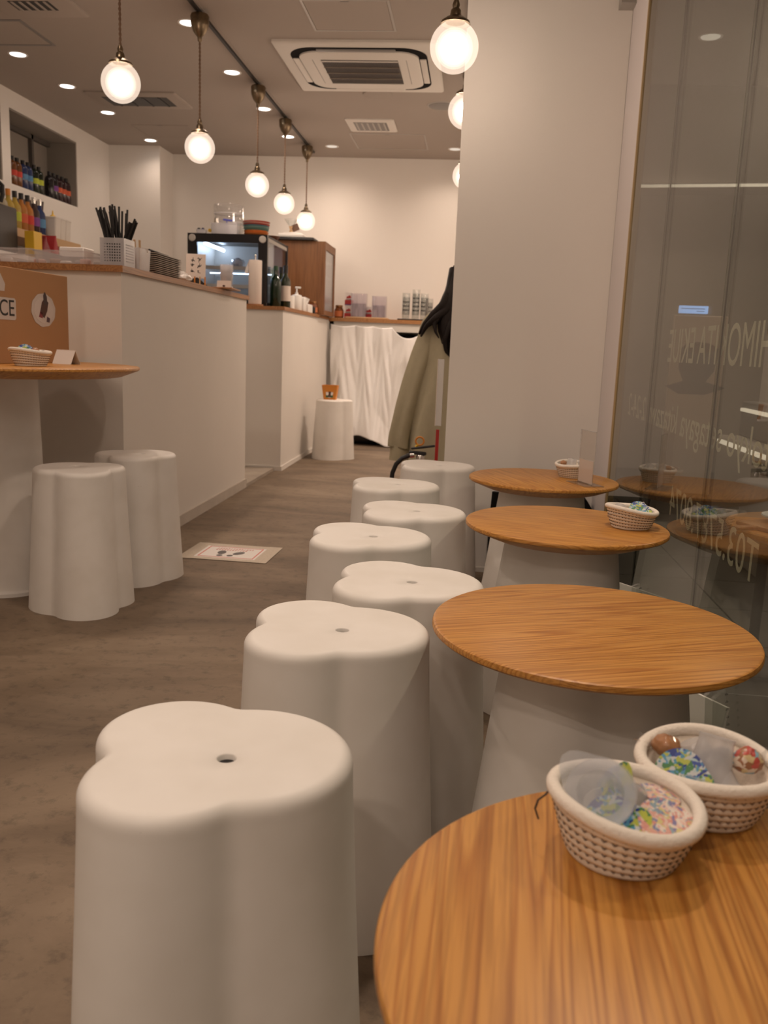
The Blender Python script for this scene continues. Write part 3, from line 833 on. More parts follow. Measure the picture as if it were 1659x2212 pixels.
def stool(x, y, az, label):
    s = empty('lobed_stool', (x, y, 0), az, label, 'stool', 'white three-lobed stools')
    for n, me in STM:
        o = bpy.data.objects.new(n, me); COL.objects.link(o); o.parent = s
        if n == 'hole_shade_disc': o['label'] = 'black disc for the shade in the drain hole'
for x, y, a, lb in ((-.335, .315, .1, 'white stool seat cut off at the bottom left corner of the picture'),
                    (-.2174, .7726, .096, 'largest white stool in the left foreground, nearest whole one'),
                    (-.1651, 1.1822, -.072, 'white stool overlapped by the nearest large stool'),
                    (-.0853, 1.4659, -.139, 'white stool tucked behind the left rim of the second round table'),
                    (-.1929, 1.8166, -.046, 'white stool fourth from the front in the staggered row'),
                    (-.1209, 2.1399, -.006, 'white stool fifth from the front, left of the third round table'),
                    (-.2032, 2.5522, -.008, 'white stool sixth from the front in the staggered row'),
                    (-.0976, 3.0384, -.025, 'last white stool of the row, in front of the fire extinguisher'),
                    (-1.200, 2.572, 2.95, 'front one of two white stools at the tall left table'),
                    (-1.130, 2.93, .75, 'white stool half hidden behind another beside the counter corner'),
                    (-1.052, 6.48, -2.2, 'far white stool against the counter carrying a small amber bucket'),
                    (-.02, 4.42, .4, 'white stool under the seated person behind the pillar')):
    stool(x, y, a, lb)

# ================================================================== TABLES
HT, RTB = .449, .234
def table(x, y, label, ang, off, rz=0, r=RTB, h=HT, pr=.118, pb=.165, ring_plate=False):
    t = empty('round_table', (x, y, 0), 0, label, 'table', 'round wooden pedestal tables')
    w = wood('oak_top', OAKL, OAKD, ang, 1.0, off=off)
    f = r / RTB
    top = MB().lathe([(0, h - .034), (r - .062, h - .034), (r - .056, h - .0325), (r - .004, h - .0125), (r, h - .009), (r, h - .0045), (r - .0012, h - .0018), (r - .0045, h), (0, h)], 128)
    link('tabletop', top, w, t, smooth=30)
    ped = MB()
    rad = [lobe_r(2 * pi * k / 96, [(pr * .38 * cos(a), pr * .38 * sin(a), pr * .78) for a in (.5, .5 + 2 * pi / 3, .5 + 4 * pi / 3)], .02) for k in range(96)]
    rs = []
    for z, s_ in ((0.0, pb / pr), (.004, pb / pr), (h * .3, 1 + (pb / pr - 1) * .66), (h * .62, 1 + (pb / pr - 1) * .33), (h - .034, 1.0)):
        rs.append([(rad[k] * s_ * cos(2 * pi * k / 96 + rz), rad[k] * s_ * sin(2 * pi * k / 96 + rz), z) for k in range(96)])
    ped.loft(rs)
    link('pedestal', ped, 'stool', t, smooth=50)
    if ring_plate:
        link('floor_plate', MB().lathe([(0, 0), (pb + .03, 0), (pb + .03, .012), (pb + .02, .016), (0, .016)], 48), 'white', t)
    return t
table(.189, .5375, 'nearest round wooden table with two rope baskets', 1.62, (.3, .11, 0), .3)
table(.1941, 1.2521, 'empty round wooden table, second from the front, with streaky grain', -.36, (1.7, .45, .2), 1.2)
table(.2353, 2.0413, 'third round wooden table, with a basket near the glass', .25, (2.9, 1.3, .5), .6)
table(.2385, 2.7815, 'farthest round wooden table by the pillar, with basket and card holder', 1.2, (4.4, 2.2, .9), .9)
table(-1.52, 2.715, 'taller round wooden table at the left edge with a cardboard sign', .1, (6.1, .3, .4), 1.0, r=.435, h=.74, pr=.115, pb=.135, ring_plate=True)

# ================================================================== ROPE BASKETS
def basket(x, y, z, rz, label, thread='thread', sc=1.0, tilt=.0, stitches=True):
    b = empty('rope_basket', (x, y, z), rz, label, 'basket', 'coiled rope baskets', )
    b.scale = (sc * .985,) * 3
    def wob(a, zz): return tilt * cos(a) * max(0, zz) / .045 * .012 + .0022 * sin(2 * a + .6) * max(0, zz) / .045
    n = 6
    prof = [(0, .0)]; prof.append((.036, 0))
    coil = []
    for k in range(n):
        r = .0425 + .0155 * ((k + .3) / n) ** .8; zc = .0042 + k * .0068
        coil.append((r, zc))
        for a in (-60, -20, 20, 60):
            prof.append((r + .0002 + .0019 * cos(radians(a)), zc + .0036 * sin(radians(a))))
    inner = [(r - .0072, zc) for r, zc in reversed(coil)] + [(.034, .004), (0, .004)]
    link('coil_wall', MB().lathe(prof + inner, 56, wob=wob), 'rope', b, smooth=60)
    rr, rz_ = .0580, .0042 + n * .0068
    pts = [(rr * cos(2 * pi * k / 56), rr * sin(2 * pi * k / 56), rz_ + wob(2 * pi * k / 56, rz_)) for k in range(56)]
    link('rim', MB().tube(pts, .0058, 10, closed=True), 'rim', b, smooth=180)
    if stitches:
        st = MB()
        for k in range(n):
            r1, z1 = coil[k]
            r0, z0 = coil[k + 1] if k + 1 < n else (rr - .001, rz_ - .002)
            zm = (z0 + z1) / 2; rm = (r0 + r1) / 2 + .0018
            m_ = 44
            pts = []
            for q in range(2 * m_):
                a = 2 * pi * q / (2 * m_); dz = .0018 if q % 2 else -.0018
                pts.append((rm * cos(a), rm * sin(a), zm + dz + wob(a, zm)))
            st.tube(pts, .0006, 4, closed=True)
        link('stitching', st, thread, b, smooth=0)
    return b
def place(o, x, y, z, rx=0, ry=0, rz=0):
    o.location = (x, y, z); o.rotation_euler = (rx, ry, rz); return o

CUP = MB().shell([(.0, 0.0), (.0105, 0.0), (.012, .0015), (.0135, .010), (.015, .018), (.0158, .0185), (.0195, .019), (.0195, .0198)], 28).mesh('cup_shell', 40); CUP.materials.append(M['frosted'])
def lid_mesh(name, m, r=.0205, tab=.007):
    pts = []
    for k in range(36):
        a = 2 * pi * k / 36
        rr = r + (tab * max(0, cos(a)) ** 14)
        pts.append((rr * cos(a), rr * sin(a)))
    me = MB().prism(pts, .0200, .0206).mesh(name, 30); me.materials.append(M[m]); return me
LIDB, LIDP = lid_mesh('lid', 'sprint'), lid_mesh('lid', 'pprint')
def creamer(x, y, z, rx, ry, rz, lid, label, sc=1.0):
    c = empty('creamer_cup', (x, y, z), 0, label, 'creamer', 'coffee creamer portions', rot=(rx, ry, rz)); c.scale = (sc,) * 3
    o = bpy.data.objects.new('cup_shell', CUP); COL.objects.link(o); o.parent = c
    me = {'b': LIDB, 'p': LIDP}.get(lid)
    if me:
        o = bpy.data.objects.new('lid', me); COL.objects.link(o); o.parent = c
    return c
SYR = MB().shell([(0, .001), (.0125, .001), (.0135, .0), (.0135, .002), (.0128, .004), (.0150, .020), (.0146, .0215), (.0160, .033), (.0235, .034), (.0235, .0348)], 30).mesh('cup_shell', 40); SYR.materials.append(M['frosted'])
FILM = MB().prism([((.0245 + .011 * max(0, cos(2 * pi * k / 40 - 2.0)) ** 10) * cos(2 * pi * k / 40), (.0245 + .011 * max(0, cos(2 * pi * k / 40 - 2.0)) ** 10) * sin(2 * pi * k / 40)) for k in range(40)], .0349, .0354).mesh('lid', 30); FILM.materials.append(M['film'])
def syrup(x, y, z, rx, ry, rz, label, sc=1.0):
    c = empty('syrup_cup', (x, y, z), 0, label, 'syrup cup', 'clear syrup portions', rot=(rx, ry, rz)); c.scale = (sc,) * 3
    for n, me in (('cup_shell', SYR), ('lid', FILM)):
        o = bpy.data.objects.new(n, me); COL.objects.link(o); o.parent = c
def candy(x, y, z, rz, label, m='candy', sc=1.0, tilt=.0):
    c = empty('wrapped_candy', (x, y, z), 0, label, 'candy', rot=(tilt, 0, rz)); c.scale = (sc,) * 3
    rn = random.Random(int(x * 1e4) + int(y * 1e4))
    b = MB().sphere((0, 0, .010), (.0135, .0105, .010), 14, 9)
    b.v = [(px * (1 + rn.uniform(-.12, .12)), py * (1 + rn.uniform(-.12, .12)), pz * (1 + rn.uniform(-.08, .08))) for px, py, pz in b.v]
    link('sweet', b, m, c, smooth=50)
    for s_ in (-1, 1):
        w = MB()
        for q in range(5):
            a = -.5 + q * .25
            w.add([(s_ * .012, a * .008, .010), (s_ * .027, a * .024, .010 + .006 * sin(q * 2.2)), (s_ * .027, (a + .25) * .024, .010 + .006 * sin((q + 1) * 2.2)), (s_ * .012, (a + .25) * .008, .010)], [(0, 1, 2, 3)])
        link('wrapper_end', w, 'acrylic', c, smooth=0)

B = .93
def rel(bx, by, dx, dy, dz, z0=None):
    return bx + dx * B, by + dy * B, (HT if z0 is None else z0) + .004 + dz * B
b1x, b1y = .1395, .6585
b2x, b2y = .2240, .7395
basket(b1x, b1y, HT, .0, 'rope basket with dark zigzag stitching, front one on the nearest table', 'thread', 1.0, -.45)
st = MB().tube([(-.057, .004, .044), (-.060, .003, .046), (-.0635, .0, .0425), (-.069, .002, .036), (-.0705, .006, .026), (-.067, .008, .016)], .0009, 6)
link('loose_thread', st, 'thread', bpy.data.objects['rope_basket'])
basket(b2x, b2y, HT, 1.0, 'rope basket with faint stitching behind the other on the nearest table', 'thread2', 1.0, .15)
syrup(*rel(b1x, b1y, -.016, .018, .024), .75, -.35, .1, 'frosted cup with a pointed film lid at the left of the front basket', 1.15)
creamer(*rel(b1x, b1y, .016, .020, .030), .25, -1.30, .15, 'b', 'creamer on its side with upright blue floral lid in the front basket', 1.2)
creamer(*rel(b1x, b1y, -.012, -.010, .014), .60, -.15, .2, 'b', 'creamer with blue and green floral lid facing up in the front basket', 1.1)
creamer(*rel(b1x, b1y, .028, -.008, .013), .50, .10, .1, 'p', 'creamer with pink floral lid at the right of the front basket', 1.1)
creamer(*rel(b1x, b1y, .030, .022, .020), .1, .15, .9, 'p', 'creamer with pink floral lid at the back of the front basket', .85)
syrup(*rel(b2x, b2y, .008, .006, .066), 2.90, .35, .4, 'upturned clear syrup cup standing tall in the rear basket', 1.15)
syrup(*rel(b2x, b2y, .016, -.024, .022), -1.15, .2, .5, 'syrup cup lying on its side at the front of the rear basket', .95)
creamer(*rel(b2x, b2y, -.018, -.002, .024), 1.05, 0, -.6, 'b', 'creamer with blue floral lid at the left of the rear basket', 1.1)
creamer(*rel(b2x, b2y, -.010, .026, .050), 2.8, -.4, .2, None, 'frosted cup leaning at the back of the rear basket', 1.1)
candy(*rel(b2x, b2y, -.034, .022, .034), 2.7, 'brown sweet in a clear wrapper at the left of the rear basket', 'candy', 1.0)
candy(*rel(b2x, b2y, .036, .006, .034), .3, 'brown sweet in a printed wrapper at the right of the rear basket', 'wrapprint', 1.1, .3)
b3x, b3y = .383, 2.041
basket(b3x, b3y, HT, .3, 'rope basket near the glass on the third table', 'thread', .98, -.5)
creamer(*rel(b3x, b3y, .008, -.004, .028), 1.0, .1, .15, 'b', 'creamer with upright blue floral lid in the basket near the glass', 1.2)
syrup(*rel(b3x, b3y, -.026, .004, .050), 2.8, .4, .2, 'clear syrup cup at the left of the basket near the glass', .95)
syrup(*rel(b3x, b3y, .022, .022, .050), 2.5, -.4, .9, 'tilted syrup cup at the back of the basket near the glass', .9)
b4x, b4y = .337, 2.846
basket(b4x, b4y, HT, 1.4, 'rope basket beside the card holder on the farthest table', 'thread', .95, .25)
syrup(*rel(b4x, b4y, -.006, -.010, .060), 2.9, .2, .2, 'grey syrup cup in the middle of the farthest basket', 1.05)
syrup(*rel(b4x, b4y, .024, -.004, .056), 2.75, -.3, 1.2, 'grey syrup cup at the right of the farthest basket', .95)
candy(*rel(b4x, b4y, -.034, .0, .034), .2, 'brown sweet at the left of the farthest basket', 'candy', .85)
b5x, b5y = -1.335, 2.56
basket(b5x, b5y, .74, .8, 'rope basket on the taller left table', 'thread2', 1.0, -.35)
creamer(*rel(b5x, b5y, -.016, -.006, .030, .74), 1.0, 0, .6, 'b', 'creamer with blue floral lid in the basket on the taller table', 1.15)
candy(*rel(b5x, b5y, .020, -.006, .034, .74), .3, 'brown wrapped sweet in the basket on the taller table', 'candy', .95)

# card holder on the farthest table
ch = empty('card_holder', (.358, 2.697, HT), -1.19, 'clear acrylic card holder on the farthest table', 'card holder')
link('base', MB().rbox(-.06, .06, -.033, .033, 0, .003, .001, 1), 'acrylic', ch)
link('upright', MB().rbox(-.045, .045, -.0015, .0015, .003, .165, .0008, 1), clear('card_acrylic', (.95, .94, .93), .07, .05, haze=.14, hazecol=(.9, .82, .76)), ch)
link('card', MB().box(-.042, .042, -.0005, .0005, .006, .075), 'pinkpaper', ch, smooth=0)
link('edge_strip', MB().box(-.0455, -.0435, -.002, .002, .075, .165).box(-.045, .045, -.002, .002, .163, .1655), 'frosted', ch, smooth=0)

# ================================================================== TALL LEFT TABLE
ZT5 = .74
cs = empty('cardboard_sign', (-1.444, 3.05, ZT5), 0, 'tan cardboard sign with stickers standing on the taller left table', 'sign', rot=(0, 0, radians(-93.2)))
# local x runs towards the camera, local -y... normal faces +X
link('board', MB().rbox(0, .66, -.006, 0, 0, .298, .0015, 1), 'kraft', cs)
STK = mat('sticker', (.62, .56, .53), .6)
def on_board(px, pz, poly, m, name, d):
    link(name, MB().prism(poly, 0, .0006, TR(px, d, pz) @ RX(pi / 2) @ RY(pi)), m, cs, smooth=0)
pl_ = [(.075 * cos(2 * pi * k / 40) * (1 + .02 * sin(10 * 2 * pi * k / 40)), .055 * sin(2 * pi * k / 40) * (1 + .02 * sin(10 * 2 * pi * k / 40))) for k in range(40)]
on_board(.165, .175, pl_, STK, 'plate_sticker', .0008)
on_board(.165, .175, [(p[0] * .78, p[1] * .78) for p in pl_], mat('sticker_inner', (.66, .60, .57), .6), 'plate_well', .0014)
cake = [(-.030, -.020), (-.004, -.036), (.014, -.014), (.024, .016), (.002, .030), (-.016, .016)]
on_board(.160, .185, cake, 'brownink', 'cake_print', .0022)
on_board(.185, .160, [(-.012, -.008), (.010, -.012), (.014, .006), (-.004, .010)], mat('berry_print', (.25, .03, .04), .6), 'berry_print', .0022)
on_board(.155, .215, [(-.010, -.022), (.012, -.024), (.010, .006), (-.002, .020), (-.012, .008)], mat('leaf_print', (.06, .035, .035), .6), 'berry_print', .0024)
on_board(.140, .145, [(-.010, -.008), (.008, -.010), (.012, .004), (-.006, .010)], mat('dark_berry', (.10, .05, .07), .6), 'berry_print', .0022)
wp = [(-.2, -.034), (.048, -.034), (.055, -.028), (.055, .028), (.048, .034), (-.2, .034)]
on_board(.385, .170, [(-x, y) for x, y in wp][::-1] if False else [(x, y) for x, y in wp], STK, 'word_sticker', .0008)
me = text_mesh('CE', .080, .050, .0005)
me.transform(TR(.420, .0022, .148) @ RX(pi / 2) @ Matrix.Scale(-1, 4, (1, 0, 0)))
link('sticker_letters', me, 'ink', cs)
on_board(.42, .245, [(-.03, -.022), (.03, -.022), (.035, 0), (.012, .03), (-.02, .036)], STK, 'small_sticker', .0008)
kc = empty('table_card', (-1.365, 2.86, ZT5), -.35, 'folded white card beside the basket on the taller left table', 'card')
link('front_leaf', MB().box(-.042, .042, -.0005, .0005, 0, .052, TR(0, -.022, 0) @ RX(-.45)), 'paper', kc, smooth=0)
link('back_leaf', MB().box(-.042, .042, -.0005, .0005, 0, .052, TR(0, .022, 0) @ RX(.45)), 'paper', kc, smooth=0)

# ================================================================== THINGS ON THE LONG COUNTER
ZK = 1.091
ORD = ['lowest', 'second lowest', 'third lowest', 'fourth lowest', 'fifth lowest', 'sixth lowest', 'seventh lowest', 'eighth lowest', 'ninth lowest', 'third from the top', 'second from the top', 'topmost']
def tub(x0, x1, y0, y1, h, label, z=ZK, m='frosted', rim=True, t=.003, flare=.004):
    w, d = (x1 - x0) / 2, (y1 - y0) / 2
    b = empty('clear_tub', ((x0 + x1) / 2, (y0 + y1) / 2, z), 0, label, 'tub')
    mb = MB()
    mb.loft([rsq(w - flare, .01, 0, 3, d - flare), rsq(w, .01, h, 3, d), rsq(w - t, .01, h, 3, d - t), rsq(w - flare - t, .01, t, 3, d - flare - t)], caps=True)
    link('tub_wall', mb, m, b, smooth=30)
    if rim: link('tub_rim', MB().loft([rsq(w, .01, h - .004, 3, d), rsq(w + .004, .01, h - .003, 3, d + .004), rsq(w + .004, .01, h + .001, 3, d + .004), rsq(w - t, .01, h + .001, 3, d - t)], caps=False), m, b, smooth=30)
    return b
CT = clear('clear_tub', (.95, .94, .94), .06, .12, haze=.16, hazecol=(.82, .78, .78))
tub(-1.90, -1.645, 3.18, 3.42, .052, 'left clear tub of snacks on the front edge of the counter', m=CT)
tub(-1.635, -1.43, 3.18, 3.42, .048, 'right clear tub of snacks on the front edge of the counter', m=CT)
SNK = [mat('snack_pink', (.60, .38, .33), .5), mat('snack_brown', (.30, .18, .13), .5), mat('snack_white', (.7, .66, .63), .5), mat('snack_grey', (.36, .34, .35), .5)]
rn = random.Random(5)
for k in range(9):
    x = -1.86 + k * .05; x += .03 if k > 3 else 0
    if x > -1.455: x = -1.455
    o = link('snack_packet', MB().rbox(-.02, .02, -.014, .014, 0, .011 + .004 * (k % 3), .005, 2), SNK[k % 4], loc=(x, 3.225 + .02 * (k % 2), ZK + .0035), rot=(0, 0, rn.uniform(-.5, .5)))
    tag(o, ['pink', 'brown', 'white', 'grey'][k % 4] + ' snack packet, ' + ['first', 'second', 'third', 'fourth', 'fifth', 'sixth', 'seventh', 'eighth', 'ninth'][k] + ' from the left in the clear tubs', 'snack', 'snack packets in the clear tubs')
# perforated straw basket
sbk = empty('straw_basket', (-1.372, 3.325, ZK), 0, 'perforated frosted basket full of black straws on the counter corner', 'basket')
WH = .108
def wallpanel(L_, name, mtx):
    """perforated side: solid border with a grid of slanted holes"""
    mb = MB(); nx, nz = 7, 7
    x0, x1, z0, z1 = -L_ / 2 * .74, L_ / 2 * .74, .018, WH - .02
    mb.box(-L_ / 2, L_ / 2, 0, .002, 0, z0, mtx).box(-L_ / 2, L_ / 2, 0, .002, z1, WH, mtx)
    mb.box(-L_ / 2, x0, 0, .002, z0, z1, mtx).box(x1, L_ / 2, 0, .002, z0, z1, mtx)
    dx, dz = (x1 - x0) / nx, (z1 - z0) / nz
    for j in range(nz):
        z = z0 + j * dz
        mb.box(x0, x1, 0, .002, z, z + dz * .52, mtx)
        for i in range(nx):
            x = x0 + i * dx
            mb.box(x, x + dx * .42, 0, .002, z + dz * .52, z + dz, mtx)
    link(name, mb, 'frosted', sbk, smooth=0)
wallpanel(.09, 'front_side', TR(0, -.055, 0))
wallpanel(.09, 'back_side', TR(0, .053, 0))
wallpanel(.106, 'left_side', TR(-.045, 0, 0) @ RZ(pi / 2))
wallpanel(.106, 'right_side', TR(.047, 0, 0) @ RZ(pi / 2))
link('bottom', MB().box(-.044, .044, -.053, .053, 0, .002), 'frosted', sbk, smooth=0)
SME = MB().tube([(0, 0, 0), (0, 0, .2)], .0040, 8).mesh('straw', 40); SME.materials.append(M['black'])
rn = random.Random(11)
for k in range(40):
    lean = rn.uniform(-.34, .06) if k < 32 else rn.uniform(.30, .44)
    ox = rn.uniform(-.012, .028) if k < 32 else rn.uniform(-.02, .0)
    o = bpy.data.objects.new('straw', SME); COL.objects.link(o)
    o.location = (-1.372 + ox, 3.325 + rn.uniform(-.035, .035), ZK + .005); o.rotation_euler = (rn.uniform(-.08, .06), lean, 0)
    o.scale = (1, 1, rn.uniform(.98, 1.16) if k < 32 else rn.uniform(.88, .98))
    tag(o, 'black straw standing in the perforated frosted basket' if k < 32 else 'black straw leaning to the right in the perforated frosted basket', 'straw', 'black straws in the basket' if k < 32 else 'black straws leaning right')
tub(-1.372, -1.312, 3.392, 3.52, .088, 'small frosted tub of wooden stirrers beside the straws', m='frosted', rim=False)
for k in range(3):
    o = link('wooden_stirrer', MB().rbox(-.006, .006, -.001, .001, 0, .115, .0008, 1), 'stick', loc=(-1.348 + .012 * k, 3.405 + .012 * k, ZK + .005), rot=(-.03, .05 * k - .08, 1.2))
    tag(o, ['leftmost', 'middle', 'rightmost'][k] + ' wooden stirrer in the small frosted tub', 'stirrer', 'wooden stirrers')
CUPS = MB().shell([(.024, 0), (.033, .075), (.035, .0755), (.035, .0775)], 24).mesh('paper_cup', 40); CUPS.materials.append(M['paper'])
for k in range(3):
    o = bpy.data.objects.new('paper_cup', CUPS); COL.objects.link(o); o.location = (-1.345, 3.478, ZK + .004 + k * .006)
    tag(o, ['lowest', 'middle', 'topmost'][k] + ' paper cup of the nest in the small frosted tub', 'cup', 'nested paper cups')
# stack of trays
TM = MB().loft([rsq(.105, .012, 0, 3, .155), rsq(.115, .014, .0052, 3, .165), rsq(.112, .014, .0052, 3, .162), rsq(.103, .012, .0015, 3, .153)]).mesh('tray', 30)
TRAYM = mat('tray_grey', (.07, .062, .055), .45)
TRAYM2 = mat('tray_rim_grey', (.60, .56, .51), .4)
TM.materials.append(TRAYM)
RM = MB().loft([rsq(.1152, .014, .0026, 3, .1652), rsq(.1166, .014, .0052, 3, .1666), rsq(.1125, .014, .0056, 3, .1625)], caps=False).mesh('tray_rim', 30); RM.materials.append(TRAYM2)
for k in range(12):
    o = bpy.data.objects.new('serving_tray', TM); COL.objects.link(o); o.location = (-1.425 + rn.uniform(-.002, .002), 3.72 + rn.uniform(-.002, .002), ZK + k * .0075)
    q = bpy.data.objects.new('tray_rim', RM); COL.objects.link(q); q.parent = o
    tag(o, ORD[k] + ' grey tray of the tall stack beside the straws', 'tray', 'stacked serving trays')
o = link('black_folder', MB().rbox(-.09, .09, -.13, .13, 0, .006, .002, 1, RY(-.03)), 'black', loc=(-1.435, 3.70, ZK + 12 * .0075 + .004), rot=(0, 0, .05)); tag(o, 'black folder lying on top of the tray stack', 'folder')
o = link('white_box', MB().rbox(-.05, .05, -.05, .05, 0, .085, .003, 1), 'paper', loc=(-1.60, 3.47, ZK)); tag(o, 'pale box behind the straw basket and trays', 'box')
# paper things
def crumple(n, r, h, seed, m, name, loc, label, cat):
    rr = random.Random(seed); mb = MB().sphere((0, 0, h / 2), (r, r * .8, h / 2), 12, 8)
    mb.v = [(x * (1 + rr.uniform(-.22, .22)), y * (1 + rr.uniform(-.22, .22)), max(0, z * (1 + rr.uniform(-.18, .18)))) for x, y, z in mb.v]
    o = link(name, mb, m, loc=loc, smooth=25); return tag(o, label, cat)
pb = empty('napkin_holder', (-1.40, 4.06, ZK), .2, 'open white napkin holder behind the tray stack', 'napkin holder')
link('base', MB().rbox(-.06, .06, -.08, .08, 0, .012, .003, 1), 'offwhite', pb)
link('napkin_stack', MB().rbox(-.05, .05, -.07, .07, .012, .05, .006, 2), 'paper', pb)
link('side', MB().rbox(-.06, -.055, -.08, .08, .012, .07, .002, 1), 'offwhite', pb)
crumple(1, .035, .035, 4, 'paper', 'paper_napkin', (-1.335, 3.99, ZK), 'loose white napkin on the counter edge beside the trays', 'napkin')
crumple(1, .04, .045, 9, 'pinkpaper', 'paper_bag', (-1.47, 4.2, ZK), 'small pale paper bag behind the napkins', 'paper bag')
mc = empty('menu_card', (-1.40, 4.36, ZK), .18, 'white menu card with handwritten characters, standing on the counter', 'menu card')
link('card', MB().rbox(-.048, .048, -.0015, .0015, .045, .165, .0008, 1, RX(-.12)), 'pinkpaper', mc)
sk = MB()
rr = random.Random(2)
for gx, gz, s_ in ((-.015, .135, .018), (.018, .137, .020), (-.017, .108, .018), (.017, .105, .024), (-.015, .080, .016), (.016, .078, .016)):
    for q in range(5):
        a, l = rr.choice((0, pi / 2, .8, -.8, .2)), s_ * rr.uniform(.35, .95)
        x, z = gx + rr.uniform(-.3, .3) * s_, gz + rr.uniform(-.35, .35) * s_
        sk.box(-l / 2, l / 2, -.0024, -.0018, -.0011, .0011, RX(-.12) @ TR(x, 0, z) @ RY(a))
link('handwriting', sk, 'ink', mc, smooth=0)
link('stand', MB().prism([(-.07, 0), (.075, 0), (.01, .05)], -.02, .02, RX(pi / 2)), 'black', mc, smooth=0)
for k in range(5):
    link('small_peg', MB().tube([(-.05 + k * .025, -.03, .0), (-.05 + k * .025, -.03, .052)], .0035, 8), 'stick' if k % 2 else 'orange', mc)
tb = empty('cash_tray', (-1.335, 4.50, ZK + .003), .05, 'brown board with a small printed card, jutting over the counter edge', 'tray')
link('board', MB().rbox(-.05, .10, -.09, .12, 0, .008, .002, 1), 'topwood', tb)
link('card', MB().box(-.036, .036, -.0006, .0006, 0, .035, TR(.05, -.05, .008) @ RX(-.2)), 'pinkpaper', tb, smooth=0)
link('printed_mark', MB().prism([(.007 * cos(2 * pi * k / 12), .005 * sin(2 * pi * k / 12)) for k in range(12)], 0, .0004, TR(.05, -.0515, .016) @ RX(pi / 2 - .2)), 'brownink', tb, smooth=0)
PC = MB().shell([(.024, 0), (.0245, .0), (.033, .082), (.036, .083), (.036, .086)], 26).mesh('plastic_cup', 40); PC.materials.append(M['frosted'])
for k in range(9):
    o = bpy.data.objects.new('plastic_cup', PC); COL.objects.link(o); o.location = (-1.345, 4.72, ZK + k * .0075)
    tag(o, (ORD[k] if k < 8 else 'topmost') + ' clear plastic cup of the nested column on the counter', 'cup', 'nested plastic cups')
o = link('white_mug', MB().lathe([(0, 0), (.024, 0), (.027, .05), (.025, .05), (.022, .004), (0, .004)], 24).tube([(.026, 0, .042), (.042, 0, .04), (.044, 0, .022), (.026, 0, .012)], .004, 8), 'white', loc=(-1.40, 4.88, ZK)); tag(o, 'white mug at the far end of the long counter', 'mug')

# ================================================================== DISPLAY CASE
Z2 = 1.068
dc = empty('display_case', (-1.935, 5.86, Z2), 0, 'black framed glass display case lit cold blue inside', 'display case')
W, D, H = .54, .62, .462
link('base', MB().rbox(0, W, 0, D, 0, .03, .003, 1), 'black', dc)
ff = MB(); b_ = .062
ff.box(0, b_, -.004, .02, .03, H).box(W - b_, W, -.004, .02, .03, H).box(b_, W - b_, -.004, .02, H - .055, H).box(b_, W - b_, -.004, .02, .03, .05)
link('front_frame', ff, 'blackgloss', dc, smooth=0)
link('top', MB().rbox(0, W, .02, D, H - .016, H, .002, 1), 'black', dc)
link('top_rail', MB().box(W - .012, W + .001, .02, D, H - .04, H - .016), 'midgrey', dc, smooth=0)
link('back_frame', MB().box(0, W, D - .02, D, .03, H - .016), 'midgrey', dc, smooth=0)
link('rear_post', MB().box(W - .03, W + .004, D - .025, D + .004, .03, H), 'black', dc, smooth=0)
CP = clear('case_glass', (.96, .97, .98), .05, .0)
link('front_glass', MB().box(b_, W - b_, .004, .008, .05, H - .055), CP, dc, smooth=0)
link('side_glass', MB().box(W - .006, W - .002, .02, D - .02, .03, H - .04), CP, dc, smooth=0)
link('left_side', MB().box(0, .006, .02, D - .02, .03, H - .016), 'midgrey', dc, smooth=0)
for x in (.032, W - .032):
    link('corner_button', MB().lathe([(0, -.0075), (.020, -.0075), (.0235, -.004), (.0235, 0), (0, 0)], 24, (0, 0, 0), TR(x, -.004, H - .030) @ RX(-pi / 2)), 'midgrey', dc)
for z in (.135, .255):
    s_ = link('glass_shelf', MB().box(.03, W - .03, .10, D - .04, z, z + .006), 'clearglass', dc, smooth=0)
    link('shelf_edge', MB().box(.03, W - .03, .085, .10, z - .014, z + .010), 'midgrey', s_, smooth=0)
link('light_tube', MB().tube([(.08, .12, H - .05), (.08, D - .05, H - .05)], .010, 10), 'tube', dc)
link('light_tube', MB().tube([(.05, .34, .235), (W - .05, .34, .235)], .004, 8), emitter('cold_fill', (.55, .72, 1.0), 5.0), dc)  # dim second tube, added to brighten the lower part of the case
def bread(x, y, z, sx, sy, sz, label, m='candy'):
    e = empty('wrapped_bread', (x, y, z), .2, label, 'bread')
    link('loaf', MB().sphere((0, 0, sz * .9), (sx, sy, sz * .9), 16, 10), m, e, smooth=180)
    rr = random.Random(int(x * -1000)); bg = MB().sphere((0, 0, sz), (sx * 1.4, sy * 1.3, sz * 1.0), 14, 9)
    bg.v = [(a * (1 + rr.uniform(-.12, .12)), b * (1 + rr.uniform(-.12, .12)), max(.0005, c * (1 + rr.uniform(-.1, .08)))) for a, b, c in bg.v]
    link('plastic_bag', bg, 'bag', e, smooth=30)
BRD = mat('bread_crust', (.40, .22, .09), .6, noise=.3, nscale=40)
bread(-1.66, 6.10, Z2 + .262, .036, .05, .034, 'bagged bun on the upper shelf of the display case', BRD)
bread(-1.53, 6.12, Z2 + .262, .035, .04, .014, 'flat bagged pastry on the upper shelf of the display case', BRD)
bread(-1.50, 6.10, Z2 + .142, .04, .05, .020, 'bagged pastry on the middle shelf of the display case', BRD)
bread(-1.56, 6.06, Z2 + .031, .05, .05, .022, 'bagged pastry on the floor of the display case', BRD)
